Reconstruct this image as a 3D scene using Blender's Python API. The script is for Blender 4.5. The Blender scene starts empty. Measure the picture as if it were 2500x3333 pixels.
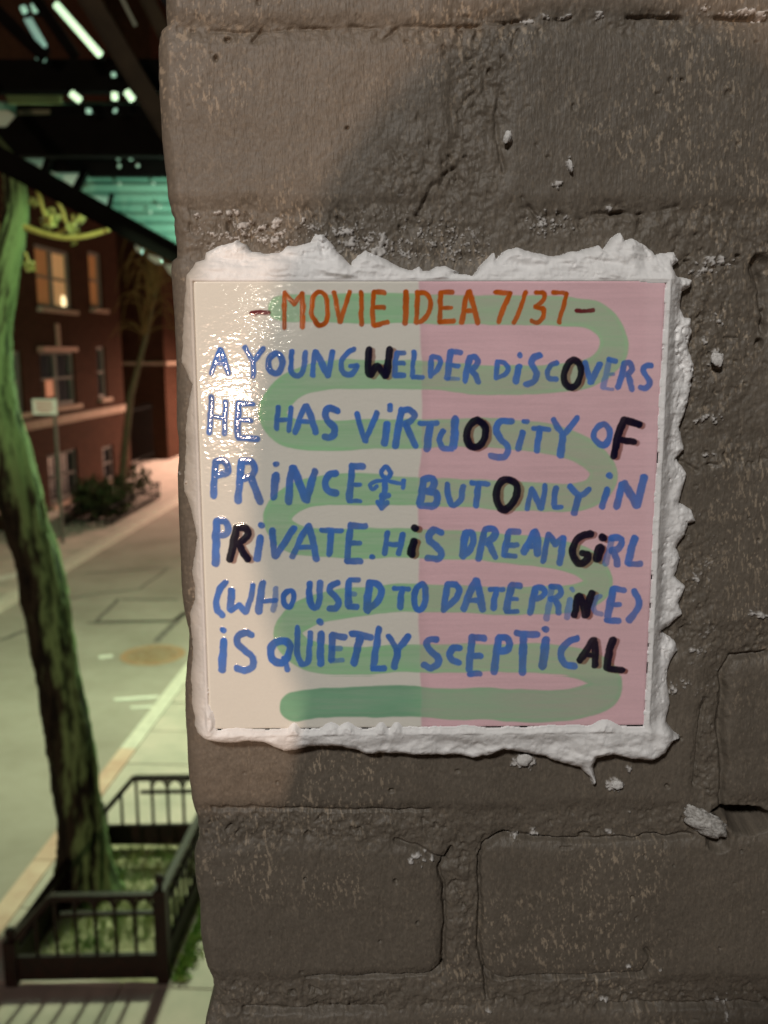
import bpy, math, random
import numpy as np
from mathutils import Vector, Matrix

random.seed(7)
RNG = np.random.default_rng(11)
S = bpy.context.scene
COL = S.collection

# ------------------------------------------------------------------ camera
# Units are metres.  Origin: centre of the tile's face; X along the wall, Y into the wall / down the street, Z up.
FPX, CX, CY = 3000.0, 1250.0, 1666.5
PITCH, YAW, ROLL = math.radians(9.88), math.radians(1.01), math.radians(-0.13)
CAM = np.array([-0.0205, -0.3039, 0.0535])
_c, _s = math.cos(YAW), math.sin(YAW)
_X = np.array([_c, -_s, 0.0]); _Y = np.array([_s, _c, 0.0]); _Z = np.array([0, 0, 1.0])
_F = _Y * math.cos(PITCH) - _Z * math.sin(PITCH)
_U = _Y * math.sin(PITCH) + _Z * math.cos(PITCH)
AX_R = _X * math.cos(ROLL) + _U * math.sin(ROLL)
AX_U = _U * math.cos(ROLL) - _X * math.sin(ROLL)
AX_F = _F

cam_data = bpy.data.cameras.new('camera')
cam = bpy.data.objects.new('camera', cam_data)
COL.objects.link(cam)
cam.matrix_world = Matrix([[AX_R[0], AX_U[0], -AX_F[0], CAM[0]],
                           [AX_R[1], AX_U[1], -AX_F[1], CAM[1]],
                           [AX_R[2], AX_U[2], -AX_F[2], CAM[2]],
                           [0, 0, 0, 1]])
cam_data.sensor_fit = 'HORIZONTAL'
cam_data.sensor_width = 36.0
cam_data.lens = FPX / 2500.0 * 36.0
cam_data.clip_start = 0.01
cam_data.clip_end = 500.0
cam_data.dof.use_dof = True
cam_data.dof.focus_distance = 0.308
cam_data.dof.aperture_fstop = 22.0
S.camera = cam

# ------------------------------------------------------------------ render look, world, lights
S.view_settings.view_transform = 'Standard'
S.view_settings.look = 'None'
S.view_settings.exposure = 0.0
S.view_settings.gamma = 1.0
S.render.engine = 'CYCLES'
S.cycles.use_denoising = True
S.cycles.max_bounces = 5
S.cycles.diffuse_bounces = 3
S.cycles.glossy_bounces = 3
S.cycles.sample_clamp_indirect = 4.0
S.cycles.caustics_reflective = False
S.cycles.caustics_refractive = False

world = bpy.data.worlds.new('World')
S.world = world
world.use_nodes = True
bg = world.node_tree.nodes['Background']
bg.inputs['Color'].default_value = (0.55, 0.50, 0.46, 1)
bg.inputs['Strength'].default_value = 0.012


Z_ROAD = CAM[2] - 3.93

def lamp(name, kind, loc, col, power, size=0.1, target=None, spot=None):
    d = bpy.data.lights.new(name, kind)
    d.energy = power
    d.color = col
    if kind == 'POINT':
        d.shadow_soft_size = size
    elif kind == 'AREA':
        d.shape = 'DISK'
        d.size = size
    elif kind == 'SPOT':
        d.shadow_soft_size = size
        d.spot_size = spot
        d.spot_blend = 0.5
    o = bpy.data.objects.new(name, d)
    COL.objects.link(o)
    o.location = loc
    if target is not None:
        o.rotation_euler = (Vector(target) - Vector(loc)).to_track_quat('-Z', 'Y').to_euler()
    return o


# street lamp far behind the photographer: its warm light throws the photographer's shadow over the wall
LDIR = np.array([-0.142, -1.006, -0.051]); LDIR = LDIR / np.linalg.norm(LDIR)
lamp('street_light_behind', 'POINT', tuple(np.array([-0.07, 0, 0.03]) + LDIR * 14.0), (1.0, 0.70, 0.51), 2700, 0.10)
# lamp of the stair landing, above and behind
lamp('landing_light', 'AREA', (-0.70, -2.0, 1.42), (1.0, 0.97, 0.92), 34, 0.24, target=(0, 0, 0.02))
# greenish lamp under the elevated track, beyond the tree
lamp('street_light_green', 'POINT', (-1.15, 9.3, 1.3), (0.79, 1.0, 0.61), 1750, 0.22)
# warm street lamp farther down the street, shining straight down
lamp('street_light_far', 'SPOT', (0.7, 33.5, 2.0), (1.0, 0.64, 0.47), 17000, 0.2, target=(0.2, 32.8, Z_ROAD), spot=math.radians(156))
# added green spot on the upper trunk; cone edge stands in for a shadow
lamp('tree_top_spot', 'SPOT', (-0.85, 5.0, 1.0), (0.72, 1.0, 0.58), 105, 0.10, target=(-2.55, 5.75, -0.15), spot=math.radians(76))
# unseen lamp added to brighten the green siding
lamp('siding_fill', 'POINT', (-1.25, 7.45, 0.78), (0.70, 1.0, 0.82), 46, 0.05)
# small unseen lamp added behind the photographer to put glints in the glaze
lamp('glint_lamp', 'POINT', (-2.2, -20.0, 0.95), (1.0, 0.90, 0.74), 170, 0.05)

# ------------------------------------------------------------------ mapping between photograph and place
def ray(px, py):
    d = AX_F + AX_R * ((px - CX) / FPX) - AX_U * ((py - CY) / FPX)
    return d

def on_y(px, py, Y):
    d = ray(px, py); t = (Y - CAM[1]) / d[1]
    return CAM + d * t

def on_z(px, py, Z):
    d = ray(px, py); t = (Z - CAM[2]) / d[2]
    return CAM + d * t

def to_px(P):
    d = P - CAM
    w = d @ AX_F
    return CX + FPX * (d @ AX_R) / w, CY - FPX * (d @ AX_U) / w

def plane_px(X, Y, Z):
    dx, dy, dz = X - CAM[0], Y - CAM[1], Z - CAM[2]
    w = dx * AX_F[0] + dy * AX_F[1] + dz * AX_F[2]
    u = dx * AX_R[0] + dy * AX_R[1] + dz * AX_R[2]
    v = dx * AX_U[0] + dy * AX_U[1] + dz * AX_U[2]
    return CX + FPX * u / w, CY - FPX * v / w

# street frame: SDIR runs along the street, NDIR points to its far side
TH = math.radians(3.8)
SDIR = np.array([math.sin(TH), math.cos(TH), 0.0])
NDIR = np.array([-math.cos(TH), math.sin(TH), 0.0])
Z0 = CAM[2] - 3.8          # top of the near pavement
ZR = Z0 - 0.13             # road
def st(s, n, z=Z0):
    p = SDIR * s + NDIR * n
    return np.array([p[0], p[1], z])
def sn(P):
    return float(P @ SDIR), float(P @ NDIR)

# ------------------------------------------------------------------ helpers: scene objects
def tag(o, label=None, cat=None, group=None, kind=None):
    if label: o['label'] = label
    if cat: o['category'] = cat
    if group: o['group'] = group
    if kind: o['kind'] = kind
    return o

def empty(name, loc=(0, 0, 0)):
    o = bpy.data.objects.new(name, None)
    o.empty_display_size = 0.05
    COL.objects.link(o)
    o.location = loc
    return o

def link(name, me, mat, parent=None):
    o = bpy.data.objects.new(name, me)
    if mat is not None and len(me.materials) == 0:
        me.materials.append(mat)
    COL.objects.link(o)
    if parent is not None:
        o.parent = parent
        if parent.type == 'EMPTY':
            o.matrix_parent_inverse = Matrix.Translation(-Vector(parent.location))
    return o

class MB:
    """collects shapes in world coordinates, then links them as ONE mesh object"""
    def __init__(self):
        self.v = []; self.f = []
    def add(self, vs, fs):
        b = len(self.v)
        self.v += [tuple(float(q) for q in p) for p in vs]
        self.f += [tuple(i + b for i in f) for f in fs]
    def box(self, c, ax, ay, az):
        c = np.array(c, float)
        P = [c + sx * np.array(ax) + sy * np.array(ay) + sz * np.array(az)
             for sz in (-1, 1) for sx, sy in ((-1, -1), (1, -1), (1, 1), (-1, 1))]
        self.add(P, [(3, 2, 1, 0), (4, 5, 6, 7), (0, 1, 5, 4), (1, 2, 6, 5), (2, 3, 7, 6), (3, 0, 4, 7)])
    def bar(self, a, b, w, h, up=(0, 0, 1)):
        """square bar from a to b, w across, h along up"""
        a = np.array(a, float); b = np.array(b, float)
        d = b - a; L = np.linalg.norm(d); d = d / L
        s = np.cross(d, np.array(up, float)); s /= np.linalg.norm(s)
        u = np.cross(s, d)
        self.box((a + b) / 2, d * L / 2, s * w / 2, u * h / 2)
    def tube(self, pts, rad, n=8, cap=True, squash=None):
        pts = [np.array(p, float) for p in pts]
        rings = []
        ref = np.array([0.3, 0.2, 0.93])
        for i, p in enumerate(pts):
            d = pts[min(i + 1, len(pts) - 1)] - pts[max(i - 1, 0)]
            d = d / (np.linalg.norm(d) + 1e-9)
            if abs(d @ ref) > 0.97: ref = np.array([1.0, 0.1, 0.0])
            a = np.cross(d, ref); a /= np.linalg.norm(a)
            b = np.cross(d, a)
            r = rad[i] if hasattr(rad, '__len__') else rad
            rings.append([p + r * (math.cos(2 * math.pi * k / n) * a + math.sin(2 * math.pi * k / n) * b) for k in range(n)])
        vs = [q for r in rings for q in r]
        fs = []
        for i in range(len(pts) - 1):
            for k in range(n):
                k2 = (k + 1) % n
                fs.append((i * n + k, i * n + k2, (i + 1) * n + k2, (i + 1) * n + k))
        if cap:
            fs.append(tuple(range(n - 1, -1, -1)))
            fs.append(tuple((len(pts) - 1) * n + k for k in range(n)))
        self.add(vs, fs)
    def ball(self, c, r, n=10, m=7, sq=(1, 1, 1)):
        c = np.array(c, float); vs = []; fs = []
        for i in range(m + 1):
            t = math.pi * i / m
            for k in range(n):
                p = 2 * math.pi * k / n
                vs.append(c + r * np.array([math.sin(t) * math.cos(p) * sq[0], math.sin(t) * math.sin(p) * sq[1], math.cos(t) * sq[2]]))
        for i in range(m):
            for k in range(n):
                k2 = (k + 1) % n
                fs.append((i * n + k, (i + 1) * n + k, (i + 1) * n + k2, i * n + k2))
        self.add(vs, fs)
    def build(self, name, mat, parent=None, smooth=False):
        me = bpy.data.meshes.new(name)
        me.from_pydata(self.v, [], self.f)
        me.update()
        if smooth: me.shade_smooth()
        return link(name, me, mat, parent)

def grid_mesh(name, P, keep=None, attrs=None, normals=None):
    """P (rows, cols, 3) -> mesh; keep: bool per cell"""
    R, C = P.shape[:2]
    idx = np.arange(R * C).reshape(R, C)
    q = np.stack([idx[:-1, :-1], idx[:-1, 1:], idx[1:, 1:], idx[1:, :-1]], -1)
    q = q.reshape(-1, 4) if keep is None else q[keep]
    used = np.zeros(R * C, bool); used[q.ravel()] = True
    remap = np.cumsum(used) - 1
    V = P.reshape(-1, 3)[used]
    q = remap[q]
    me = bpy.data.meshes.new(name)
    me.vertices.add(len(V)); me.vertices.foreach_set('co', V.astype(np.float32).ravel())
    me.loops.add(q.size); me.loops.foreach_set('vertex_index', q.astype(np.int32).ravel())
    me.polygons.add(len(q)); me.polygons.foreach_set('loop_start', (np.arange(len(q)) * 4).astype(np.int32))
    me.update(calc_edges=True)
    me.shade_smooth()
    for k, A in (attrs or {}).items():
        at = me.color_attributes.new(k, 'FLOAT_COLOR', 'POINT')
        a4 = np.ones((len(V), 4), np.float32)
        a4[:, :3] = A.reshape(-1, 3)[used]
        at.data.foreach_set('color', a4.ravel())
    if normals is not None:
        N = normals.reshape(-1, 3)[used]
        me.normals_split_custom_set_from_vertices([tuple(n) for n in N.tolist()])
    return me

# ------------------------------------------------------------------ helpers: noise
def _hash(ix, iy, seed):
    h = (ix.astype(np.int64) * 374761393 + iy.astype(np.int64) * 668265263 + seed * 1274126177) & 0xFFFFFFFF
    h = ((h ^ (h >> 13)) * 1274126177) & 0xFFFFFFFF
    return ((h ^ (h >> 16)) & 0xFFFFFF).astype(np.float32) / np.float32(0xFFFFFF)

def vnoise(x, y, seed=0):
    x = np.asarray(x, np.float64); y = np.asarray(y, np.float64)
    ix, iy = np.floor(x), np.floor(y)
    fx, fy = (x - ix), (y - iy)
    ux = fx * fx * fx * (fx * (fx * 6 - 15) + 10); uy = fy * fy * fy * (fy * (fy * 6 - 15) + 10)
    a = _hash(ix, iy, seed); b = _hash(ix + 1, iy, seed); c = _hash(ix, iy + 1, seed); d = _hash(ix + 1, iy + 1, seed)
    return (a + (b - a) * ux) * (1 - uy) + (c + (d - c) * ux) * uy

def fbm(x, y, seed=0, octv=4, gain=0.5):
    s = 0; a = 1.0; t = 0
    for o in range(octv):
        # rotate every octave so the lattice does not show
        ca, sa = math.cos(0.7 * o + 0.3), math.sin(0.7 * o + 0.3)
        s = s + a * vnoise((x * ca - y * sa) * 2 ** o + 17.3 * o, (x * sa + y * ca) * 2 ** o - 9.1 * o, seed + o)
        t += a; a *= gain
    return s / t - 0.5

def sstep(a, b, x):
    t = np.clip((x - a) / (b - a), 0, 1)
    return t * t * (3 - 2 * t)

# ------------------------------------------------------------------ helpers: materials
def mat(name, col=(0.5, 0.5, 0.5), rough=0.6, metal=0.0, spec=0.5, noise=None, col2=None, bump=0.0, bscale=None, emit=None, estr=0.0, attr=None, coat=0.0, stretch=(1, 1, 1)):
    m = bpy.data.materials.new(name)
    m.use_nodes = True
    nt = m.node_tree; ns = nt.nodes; lk = nt.links
    b = ns['Principled BSDF']
    b.inputs['Roughness'].default_value = rough
    b.inputs['Metallic'].default_value = metal
    b.inputs['Specular IOR Level'].default_value = spec
    b.inputs['Coat Weight'].default_value = coat
    b.inputs['Base Color'].default_value = (*col, 1)
    tc = ns.new('ShaderNodeTexCoord')
    mp = ns.new('ShaderNodeMapping'); mp.inputs['Scale'].default_value = stretch
    lk.new(tc.outputs['Object'], mp.inputs['Vector'])
    if col2 is not None and noise:
        tx = ns.new('ShaderNodeTexNoise'); tx.inputs['Scale'].default_value = noise; tx.inputs['Detail'].default_value = 6
        tx.inputs['Roughness'].default_value = 0.6
        lk.new(mp.outputs['Vector'], tx.inputs['Vector'])
        rp = ns.new('ShaderNodeValToRGB')
        rp.color_ramp.elements[0].position = 0.32; rp.color_ramp.elements[0].color = (*col, 1)
        rp.color_ramp.elements[1].position = 0.68; rp.color_ramp.elements[1].color = (*col2, 1)
        lk.new(tx.outputs['Fac'], rp.inputs['Fac']); lk.new(rp.outputs['Color'], b.inputs['Base Color'])
    if attr:
        va = ns.new('ShaderNodeVertexColor'); va.layer_name = attr
        lk.new(va.outputs['Color'], b.inputs['Base Color'])
    if bump > 0:
        tb = ns.new('ShaderNodeTexNoise'); tb.inputs['Scale'].default_value = bscale or (noise or 20) * 3; tb.inputs['Detail'].default_value = 5
        lk.new(mp.outputs['Vector'], tb.inputs['Vector'])
        bn = ns.new('ShaderNodeBump'); bn.inputs['Distance'].default_value = bump; bn.inputs['Strength'].default_value = 1.0
        lk.new(tb.outputs['Fac'], bn.inputs['Height']); lk.new(bn.outputs['Normal'], b.inputs['Normal'])
    if emit is not None:
        b.inputs['Emission Color'].default_value = (*emit, 1)
        b.inputs['Emission Strength'].default_value = estr
    return m

# ================================================================== THE WALL
Y0 = 0.0095                 # plane of the mortar, the tile's face is Y = 0
EDGE = [(545,-1200),(545,-200),(545,0),(545,88),(521,105),(520,160),(522,250),(526,350),(530,450),(538,530),(546,600),(552,660),(557,690),(566,706),(569,760),(575,800),(577,838),(562,850),(560,875),(564,920),(570,1010),(574,1100),(577,1200),(580,1300),(582,1420),(583,1560),(586,1650),(589,1727),(595,1895),(601,1960),(608,2000),(615,2040),(614,2106),(611,2178),(607,2233),(608,2317),(613,2400),(617,2470),(620,2527),(626,2560),(629,2619),(640,2653),(645,2700),(645,2721),(636,2771),(637,2830),(646,2890),(654,2927),(656,3033),(663,3080),(671,3117),(686,3180),(691,3215),(690,3250),(681,3286),(673,3310),(671,3333),(676,3420),(690,3500),(700,3700),(730,5000)]
_ep = np.array([on_y(a, b, Y0 + 0.004)[[0, 2]] for a, b in EDGE if b < 4000 and b > -1000])
_ep = _ep[np.argsort(_ep[:, 1])]
def edge_x(z):
    return np.interp(z, _ep[:, 1], _ep[:, 0])

def wall_xz(px, py):
    p = on_y(px, py, Y0 - 0.002)
    return p[0], p[2]

BR = []     # bricks: x0, x1, ztop, zbot, tilt, seed
def brick(x0, y0, x1, y1, tilt=0.0):
    a = wall_xz(x0, y0); b = wall_xz(x1, y1)
    BR.append((a[0], b[0], a[1], b[1], tilt))
brick(300, -700, 1500, 72); brick(1500, -700, 2750, 38)
brick(300, 107, 1462, 668); brick(1640, 86, 3300, 672, 0.004)
brick(300, 850, 2180, 1420); brick(2520, 830, 3600, 1430)
brick(300, 1510, 1480, 2060); brick(1640, 1500, 3300, 2040)
brick(300, 2150, 2272, 2632); brick(2372, 2142, 3600, 2600)
brick(300, 2762, 1446, 3188); brick(1562, 2738, 3200, 3192)
brick(300, 3312, 2100, 3740); brick(2230, 3312, 3800, 3740)
# courses beyond the photograph
_zt = wall_xz(1250, 72)[1] + 0.062 + 0.012
for k in range(18):
    zt = _zt + 0.0665 * k
    off = 0.0 if k % 2 else 0.1
    for j in range(-2, 6):
        BR.append((j * 0.205 + off - 0.1, j * 0.205 + off + 0.092, zt + 0.056, zt, 0.0))
_zb = wall_xz(1250, 3740)[1] - 0.012
for k in range(56):
    zt = _zb - 0.0665 * k
    off = 0.0 if k % 2 else 0.1
    for j in range(-2, 6):
        BR.append((j * 0.205 + off - 0.1, j * 0.205 + off + 0.092, zt, zt - 0.055, 0.0))

# rough crumbled places on the wall (photo px, py, rx, ry, strength)
ROUGH = [(1390, 560, 190, 150, 1.0), (1560, 260, 110, 190, .7), (900, 760, 420, 70, .8), (1300, 740, 300, 90, .9), (2050, 720, 420, 60, .7),
         (2230, 1150, 130, 300, .9), (2250, 1900, 100, 250, .8), (2330, 1500, 200, 50, .7), (2330, 2060, 220, 60, .8), (900, 2690, 420, 60, .8),
         (1250, 2700, 250, 90, .7), (1500, 2900, 60, 260, .6), (2310, 2450, 50, 260, .6), (2330, 2690, 170, 90, .6), (1000, 3260, 420, 50, .9), (1950, 3250, 450, 60, .9), (700, 3280, 120, 80, 1.0), (1500, 120, 200, 60, .6), (780, 120, 200, 40, .4)]
# open cracks: polylines in photo px and their half width
CRACKS = [([(620, 94), (800, 98), (1100, 84), (1500, 80)], 6, .4), ([(1500, 80), (1700, 62), (2100, 48), (2500, 58)], 7, .9),
          ([(1690, 95), (1650, 200), (1630, 300), (1615, 420), (1640, 560)], 9, .55), ([(820, 130), (850, 88)], 7, .6), ([(1240, 130), (1290, 90)], 7, .6),
          ([(1790, 694), (1850, 690), (1900, 688), (2010, 694), (2070, 696), (2120, 688), (2215, 668)], 9, .9), ([(1360, 700), (1410, 610), (1480, 540)], 12, .8), ([(1700, 640), (1740, 690), (1760, 710)], 8, .7),
          ([(2240, 850), (2300, 856), (2400, 862)], 9, .8), ([(2484, 830), (2488, 950), (2490, 1080)], 12, 1.0),
          ([(2230, 1517), (2330, 1512), (2480, 1490)], 7, .7), ([(2200, 1500), (2270, 1530)], 10, .6),
          ([(2360, 2640), (2358, 2500), (2352, 2350), (2362, 2190), (2385, 2140), (2500, 2134)], 11, .9), ([(2268, 2560), (2275, 2400), (2290, 2300)], 7, .6),
          ([(1440, 3160), (1448, 3000), (1445, 2900), (1432, 2830), (1455, 2800), (1470, 2780)], 8, 1.0), ([(1440, 3160), (1400, 3182), (1250, 3190), (1000, 3195)], 7, .8), ([(1455, 2812), (1390, 2780), (1290, 2750)], 8, .7),
          ([(1640, 2725), (1575, 2760), (1562, 2800), (1566, 2950), (1562, 3100), (1580, 3170), (1620, 3195), (1900, 3190), (2100, 3180)], 8, 1.0), ([(1580, 3170), (1588, 3260)], 6, .8),
          ([(1640, 2728), (1750, 2738), (1900, 2742), (2100, 2736), (2260, 2730)], 8, .8), ([(690, 2640), (850, 2640), (1100, 2645), (1400, 2648)], 9, .45),
          ([(790, 3298), (1000, 3300), (1250, 3296)], 11, .8), ([(1950, 3286), (2200, 3292), (2500, 3280)], 13, 1.0), ([(690, 3190), (700, 3330)], 24, .5),
          ([(2110, 3100), (2120, 3130), (2100, 3170), (2060, 3180)], 6, .8)]
HOLES = [(2400, 2655, 75, 26, 1.0), (2450, 2680, 70, 45, 1.0), (2345, 2740, 40, 40, .8), (2480, 1120, 14, 16, 1), (2020, 690, 26, 7, .9), (1905, 2728, 22, 9, .9),
         (1285, 2875, 8, 10, .9), (1360, 3003, 5, 6, 1), (1276, 2575, 10, 8, .8), (2058, 2930, 8, 9, 1), (2076, 2995, 5, 7, 1), (1942, 3133, 6, 8, 1), (2420, 2779, 5, 5, 1), (2103, 2795, 5, 8, .9), (698, 190, 8, 14, .8), (740, 120, 14, 10, .8), (1130, 415, 6, 6, 1), (2176, 2561, 9, 9, .8), (2410, 830, 14, 10, .8), (2227, 254, 6, 6, .8), (1240, 3070, 6, 6, .7), (990, 2865, 7, 7, .7), (2490, 880, 40, 60, .6)]
# chips of white putty / bare plaster (photo px, py, rx, ry, how solid)
CHIPS = [(1725,60,32,8,1),(1840,47,32,8,1),(1955,42,16,9,1),(2300,28,14,14,.9),(2370,40,20,8,.9),(2440,35,32,10,1),(2480,45,16,18,1),(1780,48,12,6,.8),(2175,38,10,6,.7),
(1650,445,12,24,1),(1855,535,9,20,1),(1820,595,14,12,.8),(1985,674,11,8,1),(750,690,60,9,.6),(775,735,35,14,.7),(803,725,14,14,1),(850,742,16,12,.9),(900,722,16,20,1),(985,711,7,6,1),(1025,745,26,14,.7),
(885,780,60,14,.6),(700,765,30,12,.5),(1130,752,26,14,.9),(1143,790,16,26,1),(1245,772,20,26,1),(1232,812,32,22,1),(1320,832,34,12,.9),(1480,832,34,12,.7),(1440,800,30,12,.5),(1500,765,50,20,.4),(1790,722,70,40,.35),
(1545,810,50,26,.55),(2330,845,54,16,.85),(2290,882,46,7,.7),(2334,1170,24,30,1),(2298,1112,8,14,1),(2341,1040,20,12,.8),(2284,1365,26,16,.8),(2341,1365,20,12,.5),(2269,1889,12,16,.8),(2472,1998,32,14,.7),
(2266,2121,22,12,.8),(2219,2222,30,24,.4),(2197,2251,20,20,.4),(1705,2478,32,24,1.3),(2009,2556,26,20,1.1),(1741,2719,17,10,1),(1681,2728,18,9,.9),(1982,2716,30,6,.7),(2030,2647,22,8,.5),(2050,2506,14,14,.3),
(2048,3150,10,8,1),(2154,3165,16,4,.8),(1964,3268,24,5,1),(2344,3271,10,8,.9),(2368,3290,6,30,.6),(1360,2797,40,16,.75),(1600,3300,14,6,.5),(2320,1480,30,6,.3),(1960,2240,4,4,0),(640,700,20,8,.3),(610,1560,4,20,.4),(586,1560,5,22,.4)]

def seg_dist(px, py, pts):
    d = np.full(px.shape, 1e9)
    for (a, b) in zip(pts[:-1], pts[1:]):
        ax, ay = a; bx, by = b
        L = (bx - ax) ** 2 + (by - ay) ** 2 + 1e-9
        t = np.clip(((px - ax) * (bx - ax) + (py - ay) * (by - ay)) / L, 0, 1)
        d = np.minimum(d, np.hypot(px - ax - t * (bx - ax), py - ay - t * (by - ay)))
    return d

def wall_height(x, z, detail=True):
    """metres the painted surface stands out of the mortar plane, and the chip mask"""
    px, py = plane_px(x, np.full_like(x, Y0 - 0.002), z)
    wx = fbm(x * 60, z * 60, 1, 3) * 0.004; wz = fbm(x * 60, z * 60, 5, 3) * 0.0035
    xx, zz = x + wx, z + wz
    sd = np.full(x.shape, -1.0)
    tint = np.zeros(x.shape)
    xmn, xmx, zmn, zmx = x.min() - .02, x.max() + .02, z.min() - .02, z.max() + .02
    for k, (x0, x1, zt, zb, tilt) in enumerate(BR):
        if x1 < xmn or x0 > xmx or zt < zmn or zb > zmx: continue
        cx, cz, hw, hh = (x0 + x1) / 2, (zt + zb) / 2, (x1 - x0) / 2, (zt - zb) / 2
        r = 0.006
        qx = np.abs(xx - cx) - hw + r; qz = np.abs(zz - cz - tilt * (x - cx)) - hh + r
        s = r - (np.hypot(np.maximum(qx, 0), np.maximum(qz, 0)) + np.minimum(np.maximum(qx, qz), 0))
        tint = np.where(s > np.maximum(sd, 0), ((k * 37) % 11) / 11 - .5, tint)
        sd = np.maximum(sd, s)
    face = sstep(-0.0022, 0.0042, sd)
    rough = np.zeros(x.shape)
    infr = (px > -200) & (px < 2800) & (py > -200) & (py < 3600)
    for (cx, cy, rx, ry, w) in ROUGH:
        e = ((px - cx) / rx) ** 2 + ((py - cy) / ry) ** 2
        rough = np.maximum(rough, w * np.exp(-e * 1.2))
    rough = np.where(infr, rough, 0.0)
    n_big = fbm(x * 35, z * 35, 21, 3)
    n_mid = fbm(x * 160, z * 160, 31, 4)
    n_fin = fbm(x * 600, z * 420, 41, 3)
    h = 0.0011 * face + 0.0014 * n_big + 0.00042 * n_mid
    mort = np.clip(1 - face, 0, 1)
    rr = np.clip(rough + 0.55 * mort, 0, 1.2)
    lump = fbm(x * 230 + 3, z * 230, 51, 4, .6)
    h = h + rr * (0.0018 * lump + 0.0007 * n_fin)
    h = h - rr * 0.0005 * sstep(0.14, 0.36, fbm(x * 320, z * 260, 57, 3)) * 2
    h = h + 0.00017 * n_fin + 0.00012 * fbm(x * 1300, z * 900, 45, 2)
    # vertical brush ridges of the paint
    h = h + 0.00013 * fbm(x * 900, z * 190, 61, 2) + 0.00010 * fbm(x * 1500 + z * 90, z * 420, 67, 2)
    if detail:
        jx = px + 16 * fbm(px / 55, py / 55, 71, 3); jy = py + 16 * fbm(px / 55 + 9, py / 55, 75, 3)
        for pts, w, dep in CRACKS:
            d = seg_dist(jx, jy, pts)
            ww = w * (0.75 + 1.3 * np.clip(fbm(px / 60, py / 60, 77, 2) + .35, 0.1, 1))
            dep = dep if pts[0][1] > 2100 else .72 * dep * sstep(-.16, .10, fbm(px / 80, py / 80, int(pts[0][0]) % 97 + 300, 3))
            h = h - dep * 0.0024 * (1 - sstep(0.05, 1.15, d / ww))
            h = h - dep * 0.0008 * np.exp(-(d / (w * 3.2)) ** 2)
        for (cx, cy, rx, ry, w) in HOLES:
            e = ((jx - cx) / rx) ** 2 + ((jy - cy) / ry) ** 2
            h = h - w * (2.4 if rx > 45 else .8) * min(0.007, 0.00016 * min(rx, ry) + .0009) * (1 - sstep(.1, 1.3, e))
        # pin holes
        pit = vnoise(x * 260, z * 260, 81)
        h = h - 0.0007 * sstep(0.965, 0.99, pit)
    chip = np.zeros(x.shape)
    if detail:
        jag = fbm(px / 14, py / 14, 91, 4, .65)
        jx = px + 10 * fbm(px / 20, py / 20, 93, 3); jy = py + 10 * fbm(px / 20 + 9, py / 20, 95, 3)
        for (cx, cy, rx, ry, w) in CHIPS:
            e = np.sqrt(((jx - cx) / (rx * 1.3 + 2)) ** 2 + ((jy - cy) / (ry * 1.3 + 3)) ** 2)
            chip = np.maximum(chip, sstep(0.44, 0.56, np.maximum(1.5 - e, 0) * 0.5 * (0.45 + .55 * w) + jag * 1.05 * (e < 1.6)))
        chip = chip * 1.0
        near = np.exp(-((py - 770) / 85) ** 2) * sstep(560, 720, px) * sstep(1680, 1450, px) + .5 * np.exp(-((px - 2290) / 70) ** 2) * sstep(800, 900, py) * sstep(2500, 2200, py) + .35 * np.exp(-((py - 45) / 30) ** 2) * sstep(1600, 1750, px)
        scat = sstep(0.33 - .17 * near, 0.37 - .17 * near, fbm(px / 10, py / 10, 97, 4, .62) + .25 * fbm(px / 70, py / 50, 99, 2)) * np.clip(np.maximum(rough - .25, near), 0, 1) * infr
        chip = np.maximum(chip, scat * .85)
        h = h + chip * (0.0007 + 0.0010 * np.maximum(jag + .2, 0))
    return h, chip, tint, rough

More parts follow.
